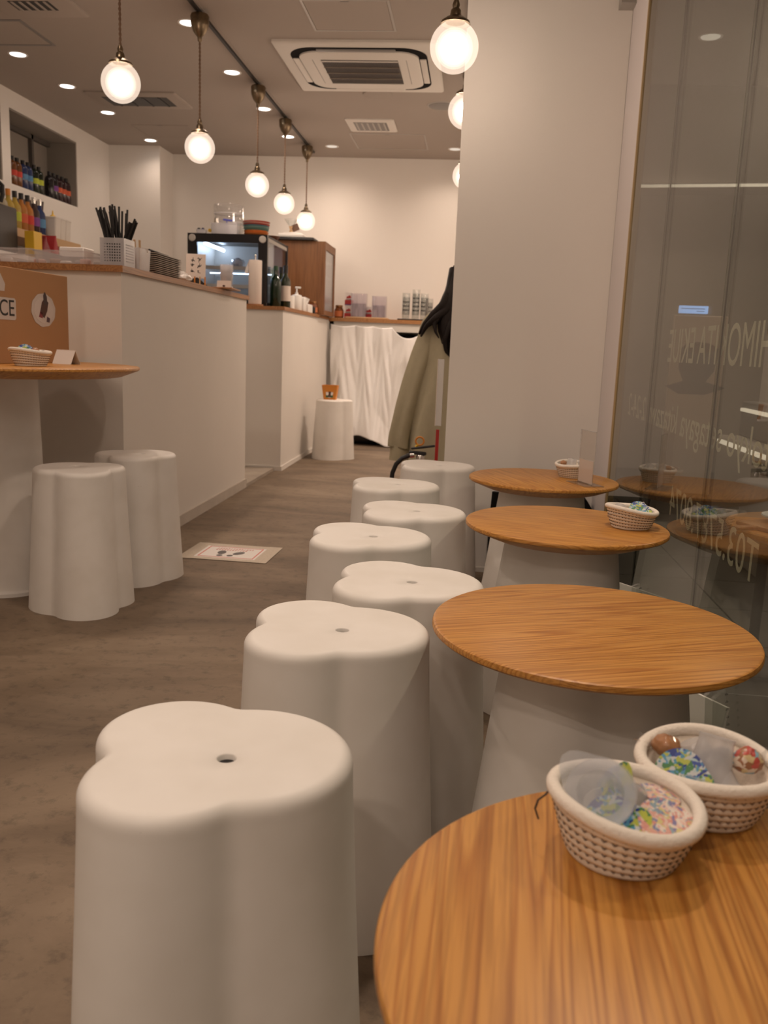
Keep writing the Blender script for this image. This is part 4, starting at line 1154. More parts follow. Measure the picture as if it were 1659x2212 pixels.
# on top of the case
ZD = Z2 + .462
CYL = [(.0, 0), (.068, 0), (.070, .002), (.070, .21), (.067, .215), (.0655, .215), (.068, .208), (.068, .004), (0, .004)]
o = link('acrylic_canister', MB().lathe(CYL, 40), 'acrylic', loc=(-1.71, 6.05, ZD)); tag(o, 'tall clear cylindrical canister on top of the display case', 'canister')
o.scale = (1.45, 1.2, .98)
q = link('canister_band', MB().shell([(.0708, .09), (.0712, .092), (.0712, .097), (.0708, .099)], 40).shell([(.0708, .15), (.0712, .152), (.0712, .155), (.0708, .157)], 40), 'frosted', o)
ut = tub(-1.79, -1.61, 5.89, 5.965, .072, 'clear tub of utensils in front of the canister', z=ZD, m='frosted')
o = link('steel_tumbler', MB().lathe([(0, 0), (.016, 0), (.018, .10), (.0165, .10), (.015, .004), (0, .004)], 20), 'steel', loc=(-1.755, 5.93, ZD + .005), rot=(0, -.05, 0)); tag(o, 'shiny steel tumbler in the utensil tub', 'tumbler')
o = link('blue_spatula', MB().rbox(-.003, .003, -.002, .002, 0, .09, .001, 1).rbox(-.035, .03, -.002, .002, .085, .097, .002, 1, RY(.1)), mat('blue_plastic', (.08, .09, .40), .4), loc=(-1.69, 5.93, ZD + .005)); tag(o, 'blue spatula in the utensil tub', 'spatula')
tub(-1.895, -1.83, 5.90, 5.96, .030, 'small clear tub of odds and ends at the left of the case top', z=ZD, m='frosted', rim=False)
for k, (nm, mm) in enumerate((('dark', 'ink'), ('dark blue', mat('navy', (.03, .04, .12), .5)), ('yellow', 'yellow'))):
    o = link('small_cap', MB().lathe([(0, 0), (.011, 0), (.011, .012), (.007, .018), (0, .018)], 14), mm, loc=(-1.88 + .026 * k + (.02 if k == 2 else 0), 5.93, ZD + (.024 if k < 2 else .020) + .0), rot=(.3, .2 * k, 0))
    tag(o, nm + ' cap on top of the small things by the canister', 'cap')
# stack of plates
PLC = [(.62, .22, .06)] * 3 + [(.10, .22, .20), (.16, .30, .27), (.28, .40, .36), (.08, .19, .24)] + [(.45, .06, .04), (.62, .42, .36), (.42, .07, .05)]
PNM = ['orange'] * 3 + ['teal'] * 4 + ['red rimmed'] * 3
PMS = {}
for k, cc in enumerate(PLC):
    if cc not in PMS:
        me = MB().lathe([(0, 0), (.042, 0), (.046, .003), (.080, .014), (.082, .017), (.079, .018), (.045, .006), (0, .005)], 40).mesh('plate', 40); me.materials.append(mat('plate_glaze', cc, .25)); PMS[cc] = me
    o = bpy.data.objects.new('plate', PMS[cc]); COL.objects.link(o); o.location = (-1.502 + .003 * (k % 2), 5.975, ZD + k * .0086); o.scale = (1.0 + .012 * (k if k > 3 else 0),) * 2 + (1,)
    tag(o, ['lowest', 'second lowest', 'third lowest', 'fourth lowest', 'fifth lowest', 'sixth lowest', 'fourth from the top', 'third from the top', 'second from the top', 'topmost'][k] + ' plate, ' + PNM[k] + ', in the colourful stack on the display case', 'plate', 'plates in the colourful stack')
o = link('brown_bowl', MB().lathe([(0, 0), (.03, 0), (.05, .012), (.068, .04), (.064, .04), (.045, .014), (0, .006)], 32), mat('brown_lacquer', (.13, .05, .025), .3), loc=(-1.475, 6.28, ZD)); tag(o, 'brown lacquered bowl behind the plates on the display case', 'bowl')

# ================================================================== WOODEN CABINET
cb_ = empty('wooden_cabinet', (-1.60, 6.935, Z2), 0, 'brown wooden cabinet with a glazed door at the end of the counter', 'cabinet')
CW, CD, CH = .405, .50, .535
link('body', MB().box(0, CW - .02, 0, .018, 0, CH).box(0, CW - .02, CD - .018, CD, 0, CH).box(0, .018, .018, CD - .018, 0, CH).box(.018, CW - .02, .018, CD - .018, 0, .018).box(0, CW, 0, CD, CH, CH + .018), 'cabwood', cb_, smooth=0)
dr = link('door_frame', MB().box(CW - .019, CW, 0, .035, 0, CH).box(CW - .019, CW, CD - .045, CD, 0, CH).box(CW - .019, CW, .035, CD - .045, CH - .04, CH).box(CW - .019, CW, .035, CD - .045, 0, .035), 'cabwood', cb_, smooth=0)
link('door_pane', MB().box(CW - .012, CW - .008, .035, CD - .045, .035, CH - .04), 'frosted', dr, smooth=0)
for z in (.16, .30, .42): link('shelf', MB().box(.02, CW - .03, .02, CD - .02, z, z + .008), 'offwhite', cb_, smooth=0)
nt_ = empty('wall_notice', (-1.655, 6.925, Z2 + .13), 0, 'white notice sheet hung on the side of the wooden cabinet', 'notice')
link('sheet', MB().box(.075, .14, 0, .003, 0, .33), 'paper', nt_, smooth=0)
link('sleeve', MB().box(.098, .134, -.003, 0, .05, .30), 'frosted', nt_, smooth=0)
ZCB = Z2 + CH + .018
sc_ = empty('digital_scale', (-1.47, 7.02, ZCB), 0, 'black tray carrying a white scale on top of the wooden cabinet', 'scale')
link('tray', MB().rbox(-.20, .19, -.13, .28, 0, .022, .004, 1), 'black', sc_)
link('scale_body', MB().rbox(-.10, .10, -.10, .10, .022, .052, .012, 3), 'white', sc_)
link('platform', MB().lathe([(0, .052), (.072, .052), (.078, .058), (.072, .064), (0, .064)], 36), 'white', sc_)
dp = empty('glass_dripper', (-1.485, 7.02, ZCB + .065), 0, 'clear glass coffee dripper with wooden collar on the white scale', 'coffee dripper')
link('cone', MB().shell([(.012, .045), (.055, .105), (.053, .105), (.010, .045)], 30), 'clearglass', dp)
link('collar', MB().lathe([(0, .0), (.018, 0), (.010, .025), (.018, .05), (0, .05)], 20), 'stick', dp)
link('carafe_foot', MB().rbox(.02, .075, -.01, .01, .0, .05, .004, 2, RY(-.4)), mat('dark_handle', (.14, .07, .04), .5), dp)

# ================================================================== THINGS ON THE SECOND COUNTER
pt = empty('paper_towel_holder', (-1.448, 5.75, Z2), 0, 'tall white paper towel roll on a wooden stand', 'paper towel')
link('stand', MB().lathe([(0, 0), (.055, 0), (.055, .012), (0, .012)], 28), 'topwood', pt)
link('rod', MB().tube([(0, 0, .012), (0, 0, .315)], .005, 10).sphere((0, 0, .318), .008, 10, 6), 'steel', pt)
link('roll', MB().lathe([(.012, .012), (.041, .012), (.043, .016), (.043, .285), (.041, .289), (.012, .289)], 32), 'pinkpaper', pt)
link('loose_sheet', MB().add([(-.042, -.008, .285), (-.056, -.02, .24), (-.065, -.026, .205), (-.046, -.014, .20), (-.0425, -.006, .24), (-.0425, -.002, .285)], [(0, 1, 2, 3, 4, 5)]), 'paper', pt, smooth=0)
def bottle(x, y, z, prof, glass, label, cap=None, capprof=None, lab=None, labz=None, cat='bottle', group=None, name='bottle', seg=20):
    b = empty(name, (x, y, z), random.uniform(0, 6), label, cat, group)
    link('bottle_glass', MB().lathe(prof, seg), glass, b)
    if cap: link('cap', MB().lathe(capprof, 16), cap, b)
    if lab:
        r = max(p[0] for p in prof) + .0008
        link('label', MB().shell([(r - .0006, labz[0]), (r, labz[0]), (r, labz[1]), (r - .0006, labz[1])], seg), lab, b)
    return b
WINE = [(0, 0), (.034, 0), (.037, .004), (.037, .165), (.033, .185), (.018, .205), (.0145, .22), (.0145, .268), (0, .268)]
WCAP = [(0, .246), (.016, .246), (.016, .272), (0, .272)]
GRN = glassbottle('green_glass', (.004, .016, .005)); DGR = glassbottle('dark_green_glass', (.02, .028, .012)); CLR = M['clearglass']
bottle(-1.352, 5.93, Z2, WINE, GRN, 'dark green wine bottle beside the display case', mat('green_cap', (.02, .07, .03), .4), WCAP)
WINE2 = [(r * .95, z * 1.04) for r, z in WINE]
bottle(-1.305, 6.02, Z2, WINE2, DGR, 'tall dark bottle with a white label right of the green bottle', 'black', [(0, .235), (.0158, .235), (.0158, .285), (0, .285)], 'pinkpaper', (.05, .15))
bottle(-1.352, 6.10, Z2, WINE2, DGR, 'bottle with a cream label squeezed behind the green bottle', 'black', [(0, .24), (.0155, .24), (.0155, .28), (0, .28)], mat('cream_label', (.55, .52, .36), .7), (.03, .16))
bottle(-1.362, 6.20, Z2, [(0, 0), (.027, 0), (.03, .004), (.03, .17), (.012, .235), (.012, .275), (0, .275)], clear('pale_green_glass', (.7, .85, .75), .1, .03, haze=.12, hazecol=(.5, .8, .6)), 'pale clear bottle against the display case corner', 'acrylic', [(0, .262), (.0135, .262), (.0135, .28), (0, .28)])
dsp = empty('sanitiser_bottle', (-1.30, 6.38, Z2), .3, 'white pump bottle on the second counter', 'pump bottle')
link('bottle_body', MB().lathe([(0, 0), (.036, 0), (.038, .004), (.038, .105), (.034, .112), (.012, .118), (.012, .13), (0, .13)], 28), 'white', dsp)
link('pump', MB().tube([(0, 0, .13), (0, 0, .158)], .006, 10).rbox(-.012, .03, -.009, .009, .158, .172, .004, 2), 'white', dsp)
o = link('white_canister', MB().lathe([(0, 0), (.033, 0), (.036, .003), (.036, .098), (.033, .102), (0, .102)], 28), 'white', loc=(-1.335, 6.30, Z2)); tag(o, 'white canister left of the pump bottle', 'canister')
o = link('white_dispenser', MB().rbox(-.032, .032, -.05, .05, 0, .105, .012, 3), 'white', loc=(-1.29, 6.50, Z2)); tag(o, 'white box shaped dispenser right of the pump bottle', 'dispenser')
tx = empty('tissue_box', (-1.285, 6.66, Z2), 0, 'white tissue box with a tissue sticking out', 'tissue box')
link('box', MB().rbox(-.035, .035, -.09, .09, 0, .062, .004, 1), 'paper', tx)
tv = MB().add([(-.02, -.05, .06), (.02, -.05, .06), (.035, -.03, .10), (.0, -.06, .115), (-.03, -.02, .11)], [(0, 1, 2, 3), (0, 3, 4)])
link('tissue', tv, 'paper', tx, smooth=0)
o = link('black_timer', MB().rbox(-.02, .02, -.03, .03, 0, .052, .004, 2), 'black', loc=(-1.262, 6.80, Z2)); tag(o, 'small black box at the end of the second counter', 'box')
AMB = glassbottle('amber_glass', (.16, .045, .012))
JAR = [(0, 0), (.034, 0), (.038, .006), (.038, .06), (.030, .074), (.026, .08), (0, .08)]
JC = [(0, .08), (.028, .08), (.030, .084), (.030, .096), (0, .096)]
OL = mat('orange_label', (.55, .17, .06), .6)
bottle(-1.275, 6.885, Z2, JAR, AMB, 'amber jar with copper lid left of the cabinet post', 'copper', JC, OL, (.014, .05), 'jar', None, 'amber_jar')

# ================================================================== THINGS ON THE BACK SHELF
ZS = 1.066
bottle(-1.178, 7.60, ZS, [(r * 1.05, z * 1.12) for r, z in JAR], AMB, 'amber jar with copper lid on the back shelf beside the red boxes', 'copper', [(r * 1.05, z * 1.12) for r, z in JC], OL, (.014, .06), 'jar', None, 'amber_jar')
def carton(x, y, z, label, w=.062, d=.08, h=.108):
    c = empty('red_carton', (x, y, z), 0, label, 'carton', 'red and white cartons')
    link('box', MB().rbox(-w / 2, w / 2, -d / 2, d / 2, 0, h, .001, 1), 'paper', c)
    e = .0006
    link('red_band', MB().box(-w / 2 - e, w / 2 + e, -d / 2 - e, d / 2 + e, .006, h * .40), 'red', c, smooth=0)
    link('blue_band', MB().box(-w / 2 - e, w / 2 + e, -d / 2 - e, d / 2 + e, 0.0005, .006), mat('blue_band', (.04, .06, .28), .5), c, smooth=0)
    link('red_figure', MB().prism([(-.020, .056), (.018, .058), (.022, .066), (.014, .080), (.004, .083), (-.004, .073), (-.014, .074)], 0, .0008, TR(0, -d / 2, 0) @ RX(pi / 2)), 'red', c, smooth=0)
    link('word_bar', MB().box(-.022, .022, -d / 2 - .0012, -d / 2, .046, .050), 'ink', c, smooth=0)
carton(-1.094, 7.60, ZS, 'lower red and white carton of the pair on the back shelf')
carton(-1.092, 7.60, ZS + .1095, 'upper red and white carton stacked on another on the back shelf')
carton(-.918, 7.62, ZS, 'narrow red and white carton between the two clear acrylic boxes', .052, .06)
LIL = clear('lilac_acrylic', (.965, .95, .975), .07, .04, haze=.06, hazecol=(.88, .84, .90))
tbx = link('serving_board', MB().rbox(-.18, .18, -.10, .10, 0, .012, .005, 2), 'stick', loc=(-.925, 7.57, ZS)); tag(tbx, 'pale wooden board under the clear acrylic boxes on the back shelf', 'board')
def abox(x, y, w, d, h, label, inner=True):
    b = empty('acrylic_box', (x, y, ZS + .0122), 0, label, 'acrylic box')
    link('wall', MB().loft([rsq(w / 2, .006, 0, 2, d / 2), rsq(w / 2, .006, h, 2, d / 2), rsq(w / 2 - .003, .005, h, 2, d / 2 - .003), rsq(w / 2 - .003, .005, .003, 2, d / 2 - .003)]), LIL, b, smooth=30)
    if inner: link('drawer', MB().loft([rsq(w / 2 - .008, .004, .004, 2, d / 2 - .008), rsq(w / 2 - .008, .004, h * .58, 2, d / 2 - .008), rsq(w / 2 - .010, .004, h * .58, 2, d / 2 - .010), rsq(w / 2 - .010, .004, .006, 2, d / 2 - .010)]), LIL, b, smooth=30)
abox(-.998, 7.55, .130, .11, .195, 'taller lilac tinted acrylic box on the back shelf')
abox(-.825, 7.55, .118, .11, .178, 'shorter clear acrylic box on the back shelf')
o = link('black_tray', MB().rbox(-.15, .15, -.11, .11, 0, .012, .004, 1), 'black', loc=(-.515, 7.60, ZS)); tag(o, 'black tray under the stacked drinking glasses', 'tray')
GLS = MB().shell([(.0, .004), (.026, .004), (.027, .0), (.030, .004), (.034, .055), (.031, .066), (.033, .078), (.0315, .078), (.0295, .066), (.032, .055), (.028, .008), (0, .008)], 24).mesh('glass_wall', 50); GLS.materials.append(M['clearglass'])
for nm, x, y, n in (('left', -.600, 7.55, 5), ('tallest middle', -.520, 7.58, 6), ('right', -.445, 7.55, 5), ('rear', -.41, 7.64, 4)):
    for k in range(n):
        o = bpy.data.objects.new('drinking_glass', GLS); COL.objects.link(o); o.location = (x + .002 * (k % 2), y, ZS + .0125 + k * .0335)
        tag(o, (ORD[k] if k < n - 1 else 'topmost') + ' drinking glass in the ' + nm + ' stack on the black tray', 'glass', nm + ' stack of glasses')

# ================================================================== LEFT BAR
ZN = 1.822
TALL = [(0, 0), (.030, 0), (.033, .004), (.033, .15), (.027, .168), (.012, .178), (.011, .190), (0, .190)]
TCAP = [(0, .180), (.0135, .180), (.0135, .205), (0, .205)]
DKB = glassbottle('cola_glass', (.012, .009, .012)); BRN = glassbottle('brown_glass', (.15, .055, .015)); BLU = glassbottle('blue_glass', (.02, .04, .13)); GNB = glassbottle('black_green_glass', (.008, .016, .008)); WNE = glassbottle('wine_glass', (.03, .008, .012))
LBL = {n: mat(n + '_label', c, .7) for n, c in dict(red=(.55, .05, .03), sky=(.10, .26, .46), lime=(.48, .55, .05), purple=(.20, .06, .28), vermilion=(.60, .12, .05)).items()}
UP = [(6.05, BRN, 'red', 'first brown'), (6.12, BRN, 'red', 'second brown'), (6.20, BLU, 'sky', 'first blue'), (6.27, BLU, 'sky', 'second blue'), (6.36, GNB, 'lime', 'first dark'), (6.43, GNB, 'lime', 'second dark'), (6.59, DKB, None, 'plain black'), (6.659, DKB, 'purple', 'dark'), (6.728, WNE, 'vermilion', 'first wine dark'), (6.797, WNE, 'vermilion', 'second wine dark'), (6.866, WNE, 'vermilion', 'third wine dark')]
for y, g, lb, nm in UP:
    bottle(XL - .07, y, ZN, TALL, g, nm + ' bottle ' + (('with a ' + lb + ' label ') if lb else 'without a label ') + 'in the upper wall recess', 'black', TCAP, LBL[lb] if lb else None, (.075, .112), group='syrup bottles in the wall recess')
ZW = 1.456
YEL = glassbottle('yellow_syrup', (.42, .30, .06)); ORG = glassbottle('orange_syrup', (.42, .17, .04)); DRK = glassbottle('dark_syrup', (.05, .03, .03)); PAL = glassbottle('pale_syrup', (.40, .36, .26))
LOW = [(-2.93, 5.33, PAL, None, 'pale bottle with black cap', 'black'), (-2.93, 5.41, YEL, None, 'yellow syrup bottle with orange cap', 'orange'), (-2.93, 5.49, YEL, 'lime', 'syrup bottle with a lime label', 'black'), (-2.93, 5.57, ORG, 'vermilion', 'orange syrup bottle with a vermilion label', 'black'), (-2.93, 5.65, ORG, 'red', 'orange syrup bottle with a red label', 'black'), (-2.93, 5.73, DRK, 'purple', 'dark syrup bottle with a purple label', 'steel'), (-2.93, 5.81, BLU, 'sky', 'dark blue syrup bottle with a sky blue label', 'steel')]
LP = [(0, 0), (.034, 0), (.037, .004), (.037, .145), (.033, .165), (.014, .195), (.0125, .225), (0, .225)]
for x, y, g, lb, nm, cp in LOW:
    bottle(x, y, ZW, LP, g, nm + ' on the small wall shelf', cp, [(0, .213), (.015, .213), (.015, .252), (0, .252)], LBL[lb] if lb else None, (.07, .125), group='syrup bottles on the wall shelf')
for k, y in enumerate((5.945, 6.02, 6.10)):
    o = link('white_canister', MB().loft([rsq(.034, .012, 0, 3), rsq(.04, .012, .15, 3), rsq(.043, .012, .152, 3), rsq(.043, .012, .160, 3), rsq(.036, .010, .162, 3)]), 'offwhite', loc=(-2.905, y, ZW), smooth=40)
    tag(o, ['leftmost', 'middle', 'rightmost'][k] + ' white canister on the small wall shelf', 'canister', 'white canisters on the wall shelf')
o = link('squeeze_nozzle', MB().lathe([(0, 0), (.022, 0), (.018, .006), (.006, .014), (.003, .04), (0, .04)], 18), 'yellow', loc=(-2.905, 5.945, ZW + .163)); tag(o, 'yellow squeeze nozzle on the leftmost white canister', 'nozzle')
o = link('menu_folder', MB().rbox(-.004, .004, -.19, .19, 0, .17, .002, 1), mat('maroon_cover', (.035, .012, .010), .5), loc=(XL + .05, 6.02, ZW + .11), rot=(.1, .15, 0)); tag(o, 'dark maroon folder behind the white canisters', 'folder')
o = link('grey_carton', MB().rbox(-.03, .03, -.05, .05, 0, .14, .003, 1), mat('grey_mauve', (.38, .32, .31), .7), loc=(-3.05, 6.14, ZW)); tag(o, 'grey carton at the right end of the small wall shelf', 'carton')
rk = empty('wall_rack', (-3.02, 6.36, 1.276), 0, 'dark wall rack with two small bins right of the wall shelf', 'rack')
link('back_board', MB().rbox(-.15, -.13, -.07, .10, .0, .36, .003, 1), mat('dark_rack', (.05, .038, .033), .6), rk)
for z in (.10, .25):
    t_ = link('bin', MB().loft([rsq(.045, .006, z, 2, .075), rsq(.055, .006, z + .07, 2, .085), rsq(.051, .006, z + .07, 2, .081), rsq(.042, .006, z + .004, 2, .072)]), mat('dark_bin', (.045, .034, .03), .6), rk, loc=(-.07, .0, 0))
    link('bin_contents', MB().rbox(-.02, .02, -.03, .03, z + .01, z + .115, .006, 2, RX(.2)), 'offwhite' if z < .2 else mat('pale_green_pack', (.45, .45, .30), .7), rk, loc=(-.07, .0, 0))
# coffee grinder with decanter
ZBB = 1.276
gr_ = empty('coffee_machine', (-2.90, 5.02, ZBB), 0, 'dark grey coffee machine at the left edge behind the counter', 'coffee machine')
link('housing', MB().rbox(-.15, .15, -.10, .16, .03, .285, .012, 2), mat('machine_grey', (.055, .05, .046), .45), gr_)
link('front_plate', MB().rbox(-.09, .135, -.106, -.099, .05, .27, .003, 1), mat('machine_panel', (.065, .058, .053), .4), gr_)
for x, z, w in ((.03, .21, .025), (.03, .17, .05), (.02, .09, .055)):
    link('control_strip', MB().rbox(x - w / 2, x + w / 2, -.1085, -.1055, z - .007, z + .007, .001, 1), 'midgrey', gr_)
link('feet_base', MB().rbox(-.14, .14, -.09, .15, 0, .03, .004, 1), 'black', gr_)
dk = empty('glass_decanter', (-2.875, 5.02, ZBB + .286), 0, 'glass coffee decanter with black handle at the left edge', 'decanter')
link('bowl', MB().lathe([(0, 0), (.06, 0), (.085, .03), (.08, .065), (.05, .10), (.052, .12), (.048, .12), (.046, .10), (.0, .098)], 28), clear('coffee_glass', (.35, .25, .2), .12, .03, haze=.3, hazecol=(.05, .03, .02)), dk)
link('band', MB().shell([(.053, .096), (.056, .098), (.056, .118), (.053, .12)], 28), 'black', dk)
link('handle', MB().tube([(.05, 0, .115), (.10, 0, .125), (.125, 0, .10), (.125, 0, .05), (.11, 0, .01)], .012, 10), 'black', dk)
# red packs and steel lids on the ledge
for k, (x, y, h, lb) in enumerate(((-2.70, 5.335, .145, 'dark red coffee pack in front of the wall shelf, left one'), (-2.70, 5.455, .165, 'red coffee pack in front of the wall shelf, right one'))):
    p_ = empty('coffee_pack', (x, y, ZBB), .2 * k - .1, lb, 'coffee pack')
    link('pack', MB().loft([rsq(.05, .01, 0, 3, .035), rsq(.055, .012, h * .5, 3, .04), rsq(.05, .01, h * .85, 3, .012), rsq(.05, .003, h, 3, .004)]), mat('pack_red', (.20, .012, .014) if k == 0 else (.36, .015, .02), .45), p_)
    link('emblem', MB().lathe([(0, 0), (.014, 0), (.014, .002), (0, .002)], 18, (0, 0, 0), TR(0, -.041, h * .5) @ RX(pi / 2)), 'offwhite', p_)
for k, (x, y) in enumerate(((-2.665, 5.62), (-2.665, 5.86))):
    d_ = empty('steel_dome', (x, y, ZBB), 0, ['left', 'right'][k] + ' shiny steel lid on the ledge behind the tubs', 'lid')
    link('dome', MB().lathe([(0, 0), (.062, 0), (.062, .06), (.055, .078), (.035, .095), (.012, .10), (0, .10)], 28), 'steel', d_)
    link('knob', MB().lathe([(0, .10), (.006, .10), (.011, .108), (.011, .115), (0, .118)], 16), 'steel', d_)
o = link('yellow_box', MB().rbox(-.03, .03, -.05, .05, 0, .16, .002, 1), 'yellow', loc=(-2.685, 5.235, ZBB)); tag(o, 'yellow packet between the coffee machine and the red packs', 'packet')
o = link('grey_register', MB().rbox(-.10, .10, -.05, .05, 0, .04, .006, 2), 'midgrey', loc=(-1.62, 3.56, ZK)); tag(o, 'grey low box on the counter left of the straw basket', 'box')

# ================================================================== FLOOR THINGS
fm = empty('floor_sticker', (-.928, 3.348, .001), .0, 'taped floor notice with two grey footprints', 'floor sticker')
a_, b_2 = .148, .118
fm.rotation_euler = (0, 0, -.03)
link('sheet', MB().box(-a_, a_, -b_2, b_2, 0, .0008), 'paper', fm, smooth=0)
for x0, x1, y0, y1 in ((-.178, -.125, -.137, .137), (.122, .178, -.135, .137), (-.125, .122, .095, .134), (-.125, .122, -.134, -.098)):
    link('tape', MB().box(x0, x1, y0, y1, .0008, .0016), 'mattape', fm, smooth=0)
bd = MB(); w_ = .004
bd.box(-.112, .108, .082, .082 + w_, .0009, .0013).box(-.112, .108, -.086, -.086 + w_, .0009, .0013).box(-.112, -.112 + w_, -.086, .082, .0009, .0013).box(.108, .108 + w_, -.086, .086, .0009, .0013)
link('red_border', bd, 'redink', fm, smooth=0)
tx_ = MB(); rr = random.Random(8)
for row, n, y in ((0, 14, .058), (1, 12, .036)):
    for k in range(n):
        x = -.07 + k * .011
        for q in range(3):
            tx_.box(-.0035, .0035, -.0008, .0008, .0009, .0013, TR(x, y + (q - 1) * .005, 0) @ RZ(rr.choice((0, 1.57, .6))))
link('red_writing', tx_, 'redink', fm, smooth=0)
def sole(px, py, a):
    m1 = TR(px, py, 0) @ RZ(a)
    e1 = [(.017 * cos(2 * pi * k / 20), .030 * sin(2 * pi * k / 20) + .012) for k in range(20)]
    e2 = [(.012 * cos(2 * pi * k / 16), .013 * sin(2 * pi * k / 16) - .038) for k in range(16)]
    link('footprint', MB().prism(e1, .0009, .0014, m1).prism(e2, .0009, .0014, m1), 'greyink', fm, smooth=0)
sole(-.035, -.02, .1); sole(.028, -.02, -.5)

# bucket on the far stool
bk = empty('amber_bucket', (-1.048, 6.46, .44), 0, 'small amber bucket with a round emblem on the far stool', 'bucket')
link('bucket', MB().loft([rsq(.045, .008, 0, 3, .035), rsq(.060, .010, .105, 3, .045), rsq(.057, .010, .105, 3, .042), rsq(.043, .008, .004, 3, .033)]), 'orange', bk, smooth=30)
bm_ = TR(0, -.0395, .052) @ RX(pi / 2 - .09)
link('emblem_disc', MB().prism([(.027 * cos(2 * pi * k / 24), .040 * sin(2 * pi * k / 24)) for k in range(24)], 0, .001, bm_), 'paper', bk, smooth=0)
link('emblem_cap', MB().prism([(-.022, .022), (.022, .022), (.015, .036), (0, .041), (-.015, .036)], .001, .0018, bm_), mat('emblem_green', (.03, .12, .05), .6), bk, smooth=0)
link('emblem_figure', MB().prism([(-.014, -.032), (.014, -.032), (.010, -.012), (.012, .004), (.002, .018), (-.008, .006), (-.006, -.010)], .001, .0018, bm_), 'brownink', bk, smooth=0)
link('emblem_base', MB().prism([(-.027, -.036), (.027, -.036), (.026, -.020), (-.026, -.020)], .0008, .0014, bm_), mat('emblem_green2', (.03, .12, .05), .6), bk, smooth=0)

# fire extinguisher
fe = empty('fire_extinguisher', (-.20, 3.60, 0), 0, 'fire extinguisher with black lever and orange ring behind the last stool', 'fire extinguisher')
link('cylinder', MB().lathe([(0, .0), (.048, 0), (.052, .006), (.052, .31), (.045, .345), (.025, .362), (.02, .375), (0, .375)], 32), 'redpaint', fe)
link('valve', MB().lathe([(0, .375), (.018, .375), (.018, .40), (.014, .405), (0, .405)], 18), 'steel', fe)
link('lever', MB().rbox(-.045, .055, -.010, .010, -.005, .004, .003, 1, TR(.005, 0, .437) @ RY(-.16)), 'black', fe)
link('grip', MB().rbox(-.042, .03, -.011, .011, -.007, .007, .004, 1, TR(-.005, 0, .412) @ RY(.06)), 'black', fe)
link('safety_ring', MB().tube([(.017 * cos(2 * pi * k / 20), 0, .017 * sin(2 * pi * k / 20)) for k in range(20)], .0038, 8, closed=True, mtx=TR(-.005, 0, .462)), 'orange', fe)
link('pin', MB().tube([(-.022, 0, .438), (-.010, 0, .447)], .005, 8), 'yellow', fe)
hp = [(-.028, 0, .405), (-.05, -.005, .400), (-.075, -.01, .388), (-.098, -.012, .362), (-.112, -.012, .325), (-.115, -.012, .28), (-.108, -.01, .20), (-.085, -.01, .10), (-.062, -.01, .05)]
link('hose', MB().tube(hp, .0095, 10), 'black', fe)
link('hose_collar', MB().tube([(-.026, 0, .405), (-.044, -.003, .402)], .0115, 12), 'steel', fe)
fs = empty('extinguisher_sign', (-.128, 3.47, 0), 0, 'narrow red and white sign standing at the pillar edge', 'sign')
link('white_board', MB().rbox(-.012, .012, -.003, .003, .54, .80, .001, 1), 'frosted', fs)
link('red_board', MB().rbox(-.007, .006, -.003, .003, .02, .525, .001, 1), 'redpaint', fs)
link('edge_strip', MB().box(-.0135, -.0115, -.004, .004, .54, .80), 'pinkpaper', fs, smooth=0)
link('foot', MB().rbox(-.012, .012, -.04, .04, 0, .02, .003, 1), 'black', fs)

# black bag behind the farthest pedestal
bg = empty('black_bag', (.27, 3.235, 0), 0, 'black fabric bag squeezed between the farthest table and the pillar', 'bag')
link('bag_body', MB().loft([[(x, y, z) for x, y in ((-x0, -.02), (x1, -.02), (x1, .05), (-x0, .05))] for z, x0, x1 in ((0, .185, .22), (.15, .17, .215), (.27, .155, .20), (.315, .14, .17), (.327, .12, .14))]), 'blackcloth', bg, smooth=30)
link('handle_tube', MB().tube([(-.165, 0, .0), (-.165, 0, .20), (-.160, 0, .325)], .016, 12), 'blackcloth', bg)
# spiral bound menus leaning on the glass
def menu(x, y, rz, label):
    m_ = empty('spiral_menu', (x, y, 0), rz, label, 'menu')
    link('pages', MB().box(0, .17, -.006, 0, .0, .21, TR(0, 0, .003) @ RX(-.16)), 'paper', m_, smooth=0)
    link('cover', MB().box(0, .17, -.009, -.0062, .0, .21, TR(0, 0, .003) @ RX(-.16)), mat('menu_cover', (.55, .57, .52), .5), m_, smooth=0)
    for k in range(13):
        link('spiral_ring', MB().tube([(.008 * cos(2 * pi * q / 12), -.004 + .008 * sin(2 * pi * q / 12), .012 + k * .0155 + .003 * q / 12) for q in range(12)], .0016, 5, closed=True, mtx=RX(-.16)), 'black', m_)
menu(.385, 1.70, -1.0, 'spiral bound menu leaning on the glass below the second table')
menu(.42, 2.43, -.95, 'spiral bound menu leaning on the glass below the third table')

